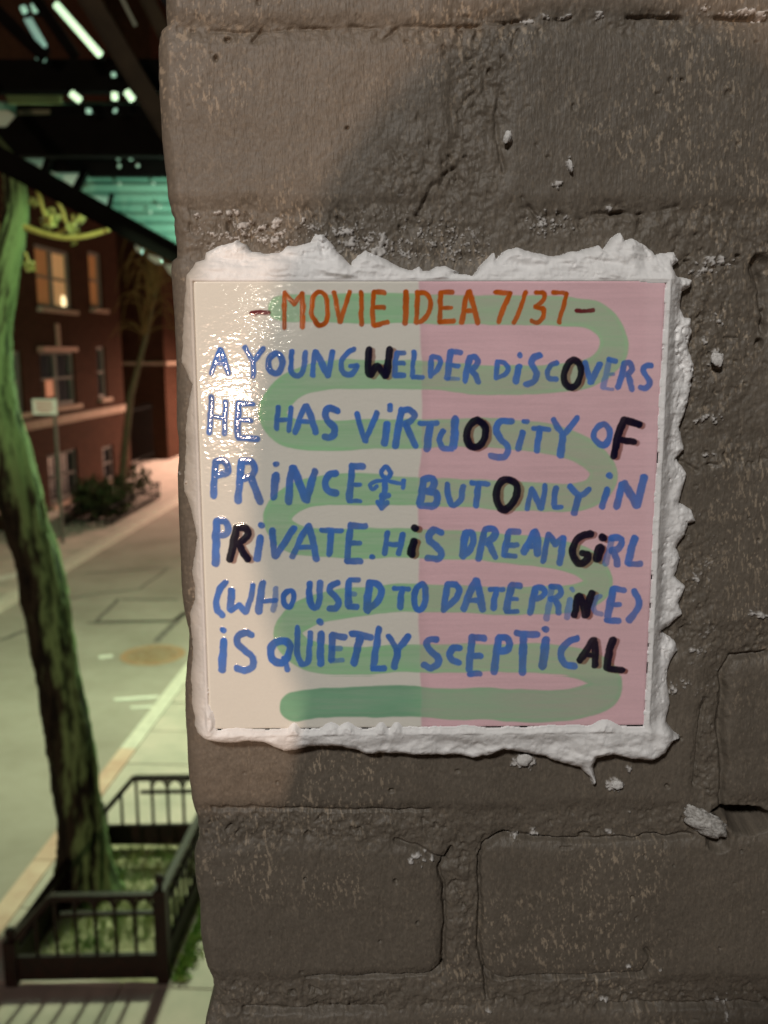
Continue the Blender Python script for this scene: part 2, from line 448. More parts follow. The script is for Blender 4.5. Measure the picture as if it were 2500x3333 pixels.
def make_wall():
    res = 0.00036
    zt, zb = on_y(1250, -40, Y0)[2], on_y(1250, 3380, Y0)[2]
    rows = np.concatenate([np.arange(-3.95, zb - .02, 0.016), np.arange(zb - .02, zb, 0.002), np.arange(zb, zt, res), np.arange(zt, zt + .02, 0.002), np.arange(zt + .02, 1.3, 0.016)])
    r = 0.0052
    phi = np.linspace(0.0, math.pi / 2, 14)[:-1]
    front = np.concatenate([np.arange(r, 0.232, res), np.arange(0.232, 0.25, 0.002), np.arange(0.25, 0.95, 0.016)])
    Z = rows[:, None]
    xe = edge_x(rows)[:, None]
    backx = np.array([0.9, 0.4, 0.1])
    sidey = np.array([0.42, 0.30, 0.2, 0.12, 0.08, 0.05, 0.035, 0.025, 0.018, 0.012])
    nb, nsd, nph, nf = len(backx), len(sidey), len(phi), len(front)
    C = nb + nsd + nph + nf + 1
    R = len(rows)
    X = np.zeros((R, C)); Yv = np.zeros((R, C)); NX = np.zeros((R, C)); NY = np.zeros((R, C))
    X[:, :nb] = backx; Yv[:, :nb] = Y0 + 0.42
    X[:, nb:nb + nsd] = xe; Yv[:, nb:nb + nsd] = Y0 + r + sidey; NX[:, nb:nb + nsd] = -1
    a = nb + nsd
    X[:, a:a + nph] = xe + r * (1 - np.cos(phi)); Yv[:, a:a + nph] = Y0 + r - r * np.sin(phi)
    NX[:, a:a + nph] = -np.cos(phi); NY[:, a:a + nph] = -np.sin(phi)
    a += nph
    X[:, a:a + nf] = xe + front; Yv[:, a:a + nf] = Y0; NY[:, a:a + nf] = -1
    X[:, -1] = X[:, -2]; Yv[:, -1] = Y0 + 0.42
    ZZ = np.broadcast_to(Z, (R, C)).copy()
    # evaluate the relief only where it is needed at full detail
    sampX = X.copy()
    h, chip, tint, rough = wall_height(sampX, ZZ)
    w = (np.abs(NX) + np.abs(NY) > 0)
    h = np.where(w, h, 0)
    fade = np.ones((R, C)); fade[:, nb:nb + nsd] = np.linspace(0.0, .35, nsd); fade[:, nb + nsd:nb + nsd + nph] = np.linspace(.35, 1, nph)
    h = h * fade
    P = np.stack([X + NX * h, Yv + NY * h, ZZ], -1)
    grain = fbm(X * 1300, ZZ * 1000, 121, 2)
    tone = fbm(X * 20, ZZ * 20, 101, 4)
    streak = fbm(X * 400, ZZ * 40, 103, 2)
    base = np.array([0.139, 0.116, 0.091])
    colr = base * (1 + 0.20 * tone[..., None] + 0.10 * streak[..., None] + 0.05 * tint[..., None] + 0.36 * grain[..., None])
    # lamp glints on the paint, put into the base colour
    # short upright dashes, lighter than the paint, drawn as highlights
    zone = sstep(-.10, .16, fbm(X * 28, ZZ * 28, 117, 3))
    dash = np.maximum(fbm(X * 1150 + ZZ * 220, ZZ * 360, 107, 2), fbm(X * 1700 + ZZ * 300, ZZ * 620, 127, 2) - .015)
    glint = sstep(.205, .30, dash) * (.22 + .78 * zone) * (.75 + fbm(X * 200, ZZ * 200, 119, 2))
    glint = np.clip(glint, 0, 1)[..., None] * .85
    colr = colr * (1 - glint) + glint * np.array([.38, .305, .225])
    cc = np.array([0.60, 0.57, 0.545]) * (0.9 + .25 * fbm(X * 900, ZZ * 900, 111, 2)[..., None])
    colr = colr * (1 - chip[..., None]) + cc * chip[..., None]
    rgh = chip
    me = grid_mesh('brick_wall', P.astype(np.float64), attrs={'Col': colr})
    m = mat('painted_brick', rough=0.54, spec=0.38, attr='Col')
    nt = m.node_tree; ns = nt.nodes; lk = nt.links; b = ns['Principled BSDF']
    tc = ns.new('ShaderNodeTexCoord')
    mp = ns.new('ShaderNodeMapping'); mp.inputs['Scale'].default_value = (1500, 1500, 330); mp.inputs['Rotation'].default_value = (0, 0.12, 0)
    lk.new(tc.outputs['Object'], mp.inputs['Vector'])
    n1 = ns.new('ShaderNodeTexNoise'); n1.inputs['Scale'].default_value = 1.0; n1.inputs['Detail'].default_value = 2
    lk.new(mp.outputs['Vector'], n1.inputs['Vector'])
    n2 = ns.new('ShaderNodeTexNoise'); n2.inputs['Scale'].default_value = 900; n2.inputs['Detail'].default_value = 3
    lk.new(tc.outputs['Object'], n2.inputs['Vector'])
    mx = ns.new('ShaderNodeMath'); mx.operation = 'MULTIPLY_ADD'; mx.inputs[1].default_value = 0.6
    lk.new(n2.outputs['Fac'], mx.inputs[0]); lk.new(n1.outputs['Fac'], mx.inputs[2])
    bn = ns.new('ShaderNodeBump'); bn.inputs['Distance'].default_value = 0.00022; bn.inputs['Strength'].default_value = 0.9
    lk.new(mx.outputs[0], bn.inputs['Height']); lk.new(bn.outputs['Normal'], b.inputs['Normal'])
    o = link('brick_wall', me, m)
    tag(o, 'brown painted brick wall close to the lens with the ceramic tile stuck on it', 'wall', None, 'thing')
    return o
make_wall()

# ================================================================== PUTTY round the tile
PUTTY = [(608,893),(630,851),(657,839),(660,815),(699,799),(753,784),(765,775),(789,790),(813,815),(862,821),(910,818),(934,796),(982,790),(1012,778),(1024,757),(1055,760),(1079,790),(1103,821),(1121,842),(1145,863),(1148,845),(1175,820),(1187,811),(1217,824),(1253,839),(1284,857),(1326,875),(1344,878),(1368,863),(1377,881),(1398,881),(1422,863),(1452,863),(1490,884),(1505,884),(1474,890),(1539,899),(1568,859),(1611,819),(1618,841),(1654,808),(1690,801),(1734,816),(1806,830),(1864,816),(1922,805),(1958,794),(1973,808),(1994,780),(2027,751),(2038,780),(2067,772),(2110,794),(2146,823),(2211,812),(2222,845),(2197,866),(2204,895),(2269,906),(2262,931),(2233,946),(2226,1004),(2240,1033),(2262,1033),(2266,1083),(2255,1134),(2273,1206),(2262,1271),(2247,1337),(2226,1394),(2240,1467),(2215,1496),(2248,1546),(2233,1590),(2219,1640),(2262,1665),(2276,1701),(2248,1708),(2240,1745),(2211,1788),(2226,1824),(2204,1882),(2240,1918),(2219,1969),(2233,2005),(2197,2041),(2161,2063),(2211,2099),(2222,2128),(2190,2164),(2179,2215),(2186,2251),(2190,2302),(2175,2352),(2197,2388),(2222,2407),(2197,2417),(2168,2454),(2125,2479),(2067,2475),(1994,2461),(1944,2472),(1937,2497),(1944,2548),(1937,2566),(1915,2526),(1886,2501),(1835,2490),(1770,2468),(1705,2454),(1640,2443),(1589,2461),(1539,2472),(1481,2461),(1394,2461),(1344,2462),(1253,2456),(1193,2459),(1151,2444),(1097,2432),(1030,2432),(964,2444),(922,2450),(886,2432),(862,2417),(813,2411),(753,2420),(711,2414),(669,2402),(639,2390),(627,2366),(630,2347),(618,2293),(615,2203),(620,2142),(615,2082),(611,1998),(630,1962),(633,1913),(620,1859),(645,1745),(636,1708),(615,1648),(599,1618),(590,1604),(596,1484),(599,1393),(614,1303),(630,1248),(614,1236),(584,1182),(590,1062),(599,971)]
TILE_Q = [(628,912),(2168,912),(2098,2362),(683,2375)]

def poly_sdf(px, py, pts):
    """signed distance, positive inside"""
    d = np.full(px.shape, 1e9); ins = np.zeros(px.shape, bool)
    n = len(pts)
    for i in range(n):
        ax, ay = pts[i]; bx, by = pts[(i + 1) % n]
        L = (bx - ax) ** 2 + (by - ay) ** 2 + 1e-9
        t = np.clip(((px - ax) * (bx - ax) + (py - ay) * (by - ay)) / L, 0, 1)
        d = np.minimum(d, (px - ax - t * (bx - ax)) ** 2 + (py - ay - t * (by - ay)) ** 2)
        c = ((ay > py) != (by > py)) & (px < (bx - ax) * (py - ay) / (by - ay + 1e-12) + ax)
        ins ^= c
    d = np.sqrt(d)
    return np.where(ins, d, -d)

def make_putty():
    res = 0.00030
    xs = np.arange(-0.0835, 0.098, res); zs = np.arange(-0.102, 0.104, res)
    X, Z = np.meshgrid(xs, zs)
    px, py = plane_px(X, np.full_like(X, 0.004), Z)
    jx = px + 8 * fbm(px / 24, py / 24, 201, 4, .45); jy = py + 8 * fbm(px / 24 + 5, py / 24, 205, 4, .45)
    so = poly_sdf(jx, jy, PUTTY)
    st_ = poly_sdf(px, py, TILE_Q)
    right = sstep(2050, 2110, px)
    # where putty laps over the tile's edge
    lap = 5.0 + 4 * fbm(px / 26, py / 26, 211, 3, .6) + right * (6 + 14 * fbm(px / 400, py / 70, 213, 3))
    lap = np.maximum(lap, 5.0)
    lap = lap + np.where(py > 2300, 10 + 26 * np.clip(fbm(px / 45, py / 300, 215, 3), -.25, 1), 0)
    for (cx, cy, r) in [(1080, 2352, 30), (1130, 2358, 24), (960, 2360, 16), (1960, 2348, 40), (1240, 2352, 18), (1290, 2356, 16), (690, 2340, 20)]:
        lap = np.maximum(lap, 34 * np.exp(-(((px - cx) / r) ** 2 + ((py - cy) / 40) ** 2) * 1.0) + lap * .5)
    m = np.minimum(so, lap - st_)
    left = 1 - sstep(600, 720, px)
    top = 1 - sstep(890, 960, py)
    bot = sstep(2330, 2380, py)
    dt = np.maximum(-st_, 0)
    # thickness over the wall: thick against the tile, ragged thin rim outside
    rim = np.clip(so / 30.0, 0, 1)
    t = 0.0008 + 0.0062 * np.sqrt(np.clip(rim * (2 - rim), 0, 1)) * (1 - .25 * np.clip(dt / 130, 0, 1))
    lump = fbm(px / 85, py / 85, 221, 4, .42); fine = fbm(px / 18, py / 18, 225, 4, .6); ridged = 1 - np.abs(fbm(px / 60 + 3, py / 46, 229, 3)) * 4
    # strokes of the spatula: long folds roughly along the edge
    fold_top = fbm(px / 130 + py / 90, py / 30 - px / 160, 233, 3, .5)
    fold = np.where(top > .5, fold_top, fbm(px / 90 - py / 200, py / 60 + px / 300, 237, 3, .5))
    t = t + rim * (0.0028 * lump + 0.0024 * fold + 0.00015 * fine) * (1 - left * .72)
    t = t + rim * 0.0003 * np.clip(ridged, 0, 1) * (1 - left * .6)
    t = t - right * 0.0009 * sstep(.18, .38, fbm(px / 16, py / 22, 241, 3)) * (1 - bot)
    t = t * (1 - .42 * left) * (1 + .16 * top + .12 * bot)
    t = t * (1 - .38 * right * (1 - bot))
    lap = np.maximum(lap, 5.0)
    t = np.clip(t, 0.0004, 0.0125)
    xe = edge_x(Z)
    h, _, _, _ = wall_height(X, Z)
    dd = np.clip(0.0052 - (X - xe), 0, 0.0052)
    yw = Y0 + (0.0052 - np.sqrt(np.maximum(0.0052 ** 2 - dd ** 2, 0))) - h
    y = yw - t
    # it closes up against the tile's edge
    kk = np.exp(-(dt / 30.0) ** 2)
    yt = 0.0003 + .0003 * left - .0003 * top - .0010 * bot - .0003 * right + .0009 * fine
    y = y * (1 - kk) + np.minimum(y, yt) * kk
    # pressed against the tile side: reach up to just short of its face, a lap lies a hair over it
    inside = sstep(-10, 3, st_)
    ylap = -.0002 - 0.0011 * np.clip((lap - st_ - 5) / 20, 0, 1) * (1 + 1.2 * fine)
    y = y * (1 - inside) + ylap * inside
    y = np.maximum(y, -0.0042)
    vin = m > 0
    Ht, rt = 0.076, 0.0010
    ee = np.clip(np.hypot(np.clip(rt - (Ht - np.abs(X)), 0, rt), np.clip(rt - (Ht - np.abs(Z)), 0, rt)), 0, rt)
    roll = (rt - np.sqrt(np.maximum(rt * rt - ee * ee, 0))) * .75
    y = np.where(vin, y, np.where(st_ > -6, roll + 0.00004, yw + 0.001))
    k = vin[:-1, :-1] | vin[1:, :-1] | vin[:-1, 1:] | vin[1:, 1:]
    P = np.stack([X, y, Z], -1)
    tone = fbm(px / 60, py / 60, 251, 4)
    col = np.array([0.93, 0.915, 0.91]) * (1 + .16 * tone[..., None] + .06 * fine[..., None])
    creamy = left[..., None] * .8
    col = col * (1 - creamy) + np.array([.50, .43, .345]) * (1 + .2 * tone[..., None]) * creamy
    grime = sstep(.10, .32, fbm(px / 30, py / 24, 255, 4, .6))[..., None] * (.10 + .22 * right[..., None])
    col = col * (1 - grime) + np.array([.33, .30, .28]) * grime
    me = grid_mesh('tile_putty', P, keep=k, attrs={'Col': col})
    mm = mat('white_putty', rough=0.62, spec=0.35, attr='Col', bump=0.00010, bscale=1300)
    o = link('tile_putty', me, mm)
    tag(o, 'ragged white putty smeared on the wall all round the square tile', 'putty')
make_putty()

# a few lumps that sit on their own
def lump(name, px, py, size, matl, label, cat, sq=(1, .5, .7), rot=0.0, rough=.35, Y=Y0 - .003, seed=1, group=None):
    n, m_ = 40, 26
    c = on_y(px, py, Y)
    th = np.linspace(0, math.pi, m_)[:, None]; ph = np.linspace(0, 2 * math.pi, n)[None, :]
    ux, uy, uz = np.sin(th) * np.cos(ph), np.sin(th) * np.sin(ph), np.cos(th) * np.ones_like(ph)
    rr = 1 + rough * (fbm(ux * 2 + uy + seed * 7, uz * 2 + uy * 1.3, seed, 4, .6)) * 2
    x, y, z = ux * rr * size * sq[0], uy * rr * size * sq[1], uz * rr * size * sq[2]
    cr, sr = math.cos(rot), math.sin(rot)
    x, z = x * cr - z * sr, x * sr + z * cr
    P = np.stack([x + c[0], y + c[1], z + c[2]], -1)
    P[:, -1] = P[:, 0]
    o = link(name, grid_mesh(name, P), matl)
    return tag(o, label, cat, group)
M_CHUNK = mat('old_mortar', (0.24, 0.22, 0.20), 0.85, noise=900, col2=(0.62, 0.60, 0.57), bump=0.0006, bscale=800)
M_PUT2 = mat('putty_crumb', (0.60, 0.58, 0.56), 0.7, noise=600, col2=(0.72, 0.70, 0.68), bump=0.0003, bscale=900)
lump('mortar_chunk', 2292, 2672, 0.0088, M_CHUNK, 'pale crumbly mortar chunk lodged in the dark hole at the right of the wall', 'mortar chunk', (1, .45, .45), -0.48, .5, Y0 - .001, 3)
lump('putty_crumb', 1706, 2474, 0.0027, M_PUT2, 'small round putty dab just under the lower putty edge', 'putty crumb', (1, .35, .8), 0, .3, Y0 - .0035, 5)
lump('putty_crumb', 2010, 2556, 0.0021, M_PUT2, 'flat putty fleck right of the putty drip below the tile', 'putty crumb', (1, .3, .75), .5, .5, Y0 - .0032, 8)
lump('putty_crumb', 2334, 1168, 0.0022, M_PUT2, 'star shaped putty fleck on the wall right of the upper putty', 'putty crumb', (.9, .4, 1), .3, .55, Y0 - .0030, 12)
lump('putty_crumb', 1652, 445, 0.0016, M_PUT2, 'tiny hanging putty fleck on the brick high above the tile', 'putty crumb', (.7, .6, 1.2), -.3, .4, Y0 - .003, 14)
lump('putty_crumb', 1856, 537, 0.0013, M_PUT2, 'tiny curled putty fleck above the tile nearest its top putty', 'putty crumb', (.55, .6, 1.4), .25, .4, Y0 - .0032, 17)

# ================================================================== THE TILE
# Brush strokes of the lettering.  Each block: line number, photo origin x y, scale; then strokes
#   colour kind width : x,y x,y ...      (B blue, L thin blue, K black, O orange, R dark red; s = curve, c = closed curve, l = straight)
STROKES = '''
@0 780 900 2.765
R l 40: 112,326 180,318 262,324
R s 20: 95,332 140,345
O l 42: 402,150 400,300 400,460
O l 44: 410,160 490,250 562,155
O l 50: 565,150 568,290 566,450
O l 40: 578,360 572,400
O c 46: 715,140 660,200 650,330 690,420 740,438 785,390 790,250 770,160
O l 44: 852,145 880,270 902,408
O l 42: 990,138 952,250 907,410
O l 46: 1092,145 1095,300 1095,428
O l 46: 1205,138 1200,300 1202,440
O l 48: 1212,135 1300,150
O l 46: 1218,280 1300,280
O l 48: 1210,440 1330,412
O l 54: 1497,138 1495,300 1490,418
@0 1380 900 2.765
O l 46: -58,140 -64,280 -70,412
O s 46: -55,145 20,155 60,220 40,330 -20,400 -65,415
O l 45: 150,140 145,280 140,410
O l 46: 155,140 255,140
O l 40: 152,282 246,280
O l 50: 145,406 265,398
O l 48: 395,135 365,260 338,415
O l 50: 407,135 450,280 485,412
O l 42: 378,305 432,310
O l 46: 648,143 770,150
O s 46: 772,150 730,250 700,320 670,410
O l 44: 915,142 870,280 812,415
O s 44: 1010,145 1070,145 1085,185 1060,230 1005,272
O s 44: 1005,274 1070,295 1080,350 1050,395 1010,412 970,398
O l 44: 1162,146 1280,148
O s 44: 1282,150 1265,250 1235,330 1217,410
R l 40: 1376,308 1430,316 1526,302
@1 660 1100 3.318
B l 58: 185,130 140,260 92,378
B l 58: 195,125 235,250 272,380
B l 58: 140,270 235,270
B l 64: 455,105 545,240
B l 58: 655,122 555,245
B l 58: 548,240 548,330 542,412
B c 68: 790,165 715,230 715,330 770,385 830,360 860,270 840,190
B s 62: 965,145 955,260 960,360 1010,405 1070,370 1100,260 1108,160
B l 60: 1215,150 1190,280 1187,405
B l 76: 1225,160 1290,280 1350,400
B l 62: 1400,150 1375,280 1357,405
@1 1140 1100 3.318
B s 62: 40,125 -30,165 -95,250 -80,360 -20,395 40,370 70,300
B l 56: 66,300 10,305
K s 82: 205,125 200,230 198,340 215,400 255,340 300,300 335,345 375,402
K l 84: 425,125 412,240 400,350 380,398
B l 62: 507,162 490,280 478,402
B l 58: 510,162 580,160
B l 54: 505,275 580,272
B l 60: 486,404 580,402
B l 54: 690,152 680,280 670,405
B l 48: 680,422 778,424
B l 64: 880,212 870,320 868,405
B s 58: 885,205 950,212 975,262 940,340 870,408
B l 74: 1085,152 1065,280 1052,430
B l 60: 1095,142 1190,156
B l 52: 1085,290 1165,300
L l 44: 1062,445 1160,440
B s 74: 1292,222 1262,330 1242,458
B s 68: 1292,215 1350,210 1375,260 1340,320 1292,340
B l 66: 1312,345 1360,400 1383,468
@1 1640 1120 3.318
B l 60: -72,195 -78,280 -84,368
B s 58: -72,192 10,200 45,265 10,325 -80,368
B l 60: 176,116 182,128
B l 76: 163,250 140,330 130,398
B s 70: 390,122 330,140 300,200 330,270 355,330 330,400 242,432
B s 60: 568,206 500,230 472,310 490,366 568,374
K c 76: 745,175 680,230 652,340 670,430 730,465 790,430 825,330 818,220
B l 60: 880,205 900,300 940,400
B l 74: 1033,222 985,310 942,410
L l 68: 1130,200 1100,330 1075,465
B l 58: 1132,166 1210,182
L l 40: 1112,320 1188,320
L l 38: 1078,484 1180,486
B l 70: 1300,230 1272,350 1238,460
B s 66: 1300,210 1360,205 1390,260 1360,310 1312,330
B l 64: 1340,330 1365,410 1380,488
B s 66: 1590,232 1530,238 1505,290 1560,370 1575,430 1530,475 1482,472
@2 660 1280 3.318
B l 64: 95,42 85,180 75,340 72,430
B l 56: 250,92 240,260 236,440
B l 50: 85,240 240,268
B l 74: 385,112 380,260 375,460
B l 58: 392,106 542,122
B l 48: 400,290 520,296
B l 68: 385,480 590,490
B l 58: 820,150 810,260 797,380
B l 58: 955,162 945,270 932,400
B l 52: 810,290 940,282
B l 66: 1105,142 1050,260 1000,418
B l 70: 1122,142 1180,270 1215,418
B l 54: 1052,300 1170,306
B s 78: 1455,190 1370,162 1322,200 1345,290 1420,370 1420,440 1370,480 1322,472
@2 1140 1290 3.318
B l 62: 72,192 110,330 150,478
B l 68: 290,182 230,320 162,478
B l 64: 428,98 428,148
B l 80: 400,302 385,420 372,505
B l 80: 560,152 525,310 492,530
B s 72: 570,150 640,145 690,205 650,270 572,300
B l 74: 600,310 650,420 702,535
B l 62: 762,296 940,292
B l 84: 860,320 845,430 832,558
B s 68: 1002,382 975,430 966,490 1010,556 1100,566
B l 90: 1135,252 1125,400 1118,536
K c 84: 1375,258 1290,312 1255,420 1280,515 1340,548 1412,515 1460,425 1450,320
@2 1620 1340 3.318
B s 74: 150,106 60,96 0,132 -10,210 40,300 100,370 110,430 70,485 0,495 -70,474
B l 54: 282,102 316,106
B l 74: 268,226 245,320 227,398
B l 58: 387,176 558,196
B l 74: 448,202 436,320 427,415
B l 68: 602,88 650,170 700,240
B l 72: 852,74 790,160 718,240
B l 82: 705,240 695,360 682,466
B c 70: 1150,132 1065,180 1040,270 1090,342 1160,356 1210,280 1200,182
K l 84: 1362,94 1310,230 1275,370 1257,476
K l 78: 1362,92 1450,110 1528,136
K l 74: 1345,306 1468,326
@3 660 1480 3.318
B l 78: 140,92 125,220 117,440
B s 78: 145,76 220,66 270,130 250,200 142,226
B l 84: 420,82 400,260 382,498
B s 78: 420,76 520,72 560,150 530,230 442,260
B l 84: 530,260 580,400 622,508
B l 62: 783,102 796,104
B l 90: 785,232 780,330 770,448
B l 84: 970,142 940,270 926,508
B l 92: 982,150 1040,300 1110,480
B l 84: 1208,182 1170,320 1122,488
B s 76: 1438,202 1370,216 1326,300 1350,390 1438,420
@3 1130 1490 3.318
B l 76: 50,92 40,250 22,446
B l 74: 52,86 168,96
B l 48: 50,290 138,290
B l 52: 22,470 138,470
B c 54: 420,105 366,150 386,200 440,214 468,160
B l 68: 410,216 410,300 405,420
B l 48: 430,240 598,285
B l 54: 606,244 600,322
B s 46: 392,246 310,256 246,290 270,340 318,308
B l 62: 372,406 450,406
B l 60: 335,482 375,545 434,480
B l 66: 382,430 376,540
B l 84: 830,232 810,360 788,496
B s 78: 840,226 920,226 940,290 900,350 832,350
B s 78: 850,356 950,380 975,450 930,518 792,518
B s 66: 1085,292 1090,400 1130,500 1175,504 1230,440 1253,312
B l 66: 1348,270 1515,285
B l 74: 1415,290 1400,420 1392,512
@3 1630 1510 3.318
K c 82: 60,168 -20,222 -48,330 -28,440 30,494 110,440 172,330 168,222
B l 58: 325,282 300,390 287,488
B l 70: 340,275 390,390 435,470
B l 60: 480,232 460,350 437,478
B l 66: 600,262 580,350 572,440
B l 58: 576,466 650,462
B l 74: 748,242 800,300 845,345
B l 62: 948,272 900,320 850,350
B l 74: 840,350 820,440 792,530
B l 74: 1174,122 1179,126
B l 76: 1150,282 1125,370 1097,452
B l 84: 1310,222 1280,350 1257,456
B l 94: 1332,216 1400,330 1470,440
B l 88: 1545,148 1510,300 1477,440
@4 660 1670 3.318
B l 90: 150,96 145,250 142,430 140,535
B s 74: 160,86 240,90 275,160 250,230 162,240
K l 86: 362,168 340,280 292,498
K s 84: 366,162 455,160 488,220 440,290 372,330
K l 84: 392,340 440,430 488,496
B l 74: 631,128 637,132
B l 82: 620,272 600,380 590,494
B l 74: 752,196 760,320 775,458
B l 78: 985,164 900,290 787,464
B l 68: 1130,142 1060,270 972,468
B l 78: 1142,142 1185,290 1223,488
B l 54: 1052,370 1178,370
B l 58: 1288,180 1492,186
B l 70: 1385,200 1375,330 1366,440
@4 1130 1680 3.318
B l 78: 38,102 20,250 0,440
B l 74: 42,102 190,110
B l 60: 30,290 130,290
B l 74: -4,482 138,490
B l 66: 267,438 271,441
B l 60: 435,178 420,300 407,402
B l 64: 600,202 580,310 562,402
B l 56: 430,305 580,305
K l 84: 734,130 738,134
K l 94: 720,276 700,350 697,404
B s 76: 1010,178 950,146 890,190 890,260 960,320 1018,390 990,455 872,454
B l 84: 1285,182 1260,290 1247,418
B s 78: 1290,176 1350,190 1365,270 1330,350 1252,430
B l 74: 1485,162 1450,320 1417,456
B s 74: 1490,146 1570,142 1604,180 1570,240 1492,280
B l 70: 1530,290 1570,380 1598,438
@4 1620 1690 3.318
B l 76: 120,142 95,260 72,378
B l 74: 126,132 224,136
B l 58: 106,280 214,280
B l 60: 80,390 184,394
B l 84: 395,142 350,240 282,350
B l 88: 405,142 430,260 430,368
B l 60: 340,290 420,290
B l 64: 545,172 515,310 492,448
B l 74: 552,168 620,272 702,202
B l 74: 705,202 690,330 667,468
K s 84: 1000,156 900,182 830,260 810,370 850,450 910,478 968,430 972,390
K l 70: 916,366 970,376
K l 96: 1129,200 1134,204
K l 108: 1100,322 1077,418
L l 74: 1225,222 1210,330 1167,468
B s 78: 1230,202 1310,206 1340,250 1300,320 1232,340
B l 76: 1260,350 1285,430 1290,488
B l 84: 1480,208 1440,350 1412,468
B l 68: 1420,480 1543,480
@5 670 1860 3.318
B s 70: 215,118 150,190 116,320 130,410 173,468
B l 84: 275,204 270,320 270,406
B l 68: 276,420 365,362 425,440
B l 66: 510,148 490,290 432,440
B l 84: 615,132 595,260 572,430
L l 60: 755,182 750,310 727,420
B l 56: 612,320 750,316
B c 64: 905,206 842,260 842,340 895,384 943,330 943,240
B s 74: 1120,132 1115,260 1140,360 1185,390 1220,340 1230,220 1235,128
B s 74: 1418,126 1350,156 1346,210 1400,270 1438,330 1410,394 1342,400
@5 1150 1860 3.318
B l 76: -50,112 -55,250 -52,360
B l 58: -42,92 58,96
L l 60: -40,245 14,245
B l 64: -44,380 38,380
B l 84: 180,122 155,270 147,408
B s 78: 185,120 250,130 300,200 270,310 162,418
B l 54: 442,180 600,186
B l 70: 530,190 515,300 506,384
B c 70: 740,140 678,190 657,310 672,390 720,414 763,370 783,250 778,170
B l 74: 1020,152 1000,270 977,408
B s 70: 1025,146 1110,146 1148,210 1100,300 982,408
B l 84: 1320,98 1260,220 1192,398
B l 84: 1332,102 1365,240 1398,408
B l 58: 1250,310 1370,310
B l 56: 1476,190 1618,190
B l 70: 1545,200 1525,300 1516,394
@5 1620 1850 3.318
B l 84: 150,192 115,320 97,438
B l 68: 152,180 238,190
B l 46: 132,330 212,326
B l 54: 92,470 214,463
B l 74: 410,216 375,340 352,478
B s 66: 410,210 480,212 505,260 460,310 392,330
L l 70: 580,202 560,350 532,538
B s 68: 585,196 660,206 680,260 640,310 572,330
B l 70: 620,340 650,410 660,478
L l 48: 800,216 815,233
L l 70: 785,342 765,430 752,528
K l 78: 865,312 845,410 827,498
K l 90: 882,302 930,400 948,498
K l 84: 1020,272 975,380 960,488
L s 60: 1108,302 1060,332 1037,410 1060,470 1118,494
B l 84: 1245,232 1215,380 1192,518
B l 68: 1256,220 1358,236
B l 58: 1232,386 1318,390
B l 70: 1182,560 1308,570
B s 76: 1475,252 1520,330 1510,440 1422,558
@6 680 2010 3.318
B l 68: 152,135 158,138
B l 86: 155,262 150,400 141,558
B s 78: 458,186 400,160 322,200 312,280 400,370 474,430 468,530 390,570 302,546
B c 84: 780,250 692,290 662,380 692,460 770,488 838,450 876,340 850,272
B l 70: 812,442 850,558
B s 66: 955,112 950,240 957,400 1000,490 1050,500 1080,440 1085,320 1095,172
B l 76: 1197,48 1203,52
B l 84: 1210,182 1205,340 1205,498
B l 78: 1335,197 1330,320 1326,448
B l 78: 1342,190 1458,216
L l 58: 1342,330 1420,336
L l 60: 1328,466 1440,460
@6 1130 2010 3.318
B l 78: 52,176 150,186 253,215
B l 84: 140,212 105,360 77,488
B l 78: 340,128 320,280 282,518
B l 70: 282,550 400,546
B l 70: 452,202 500,280 540,340
B l 70: 660,202 610,270 550,340
B l 80: 540,350 535,430 512,528
B s 78: 968,236 900,236 862,280 900,360 978,430 978,500 900,548 832,512
B s 74: 1213,326 1150,326 1102,390 1130,460 1208,490
B l 84: 1350,222 1335,380 1317,558
B l 74: 1356,212 1478,226
B l 68: 1352,412 1443,416
B l 70: 1322,610 1428,606
@6 1580 2010 3.318
B l 84: 145,227 120,370 92,578
B s 78: 150,216 230,226 263,290 230,350 142,370
B l 76: 347,170 553,181
B l 86: 415,202 405,380 397,588
B l 74: 647,122 656,126
B l 94: 655,247 640,370 617,518
B s 78: 988,232 900,262 827,350 822,430 870,508 958,530
K l 80: 1160,247 1090,350 1022,463
K l 84: 1167,247 1190,370 1185,508
K l 58: 1092,396 1178,410
K l 86: 1380,242 1340,350 1312,538
K l 74: 1312,546 1400,560 1473,566
'''

def catmull(pts, closed=False, n=7):
    P = np.array(pts, float)
    if closed: P = np.concatenate([P[-1:], P, P[:2]])
    else: P = np.concatenate([[2 * P[0] - P[1]], P, [2 * P[-1] - P[-2]]])
    out = []
    for i in range(1, len(P) - 2):
        p0, p1, p2, p3 = P[i - 1:i + 3]
        for k in range(n):
            t = k / n
            out.append(.5 * (2 * p1 + (p2 - p0) * t + (2 * p0 - 5 * p1 + 4 * p2 - p3) * t * t + (3 * p1 - p0 - 3 * p2 + p3) * t ** 3))
    out.append(P[-2])
    return np.array(out)

def parse_strokes():
    res = []
    line = ox = oy = sc = None
    for row in STROKES.strip().splitlines():
        if row[0] == '@':
            a = row[1:].split(); line = int(a[0]); ox, oy, sc = map(float, a[1:])
            continue
        head, pts = row.split(':')
        c, kind, w = head.split()
        p = [tuple(map(float, q.split(','))) for q in pts.split()]
        p = catmull(p, kind == 'c') if kind in 'sc' and len(p) > 2 else np.array(p)
        res.append((line, c, float(w) / sc / 2, np.stack([ox + p[:, 0] / sc, oy + p[:, 1] / sc], 1)))
    return res

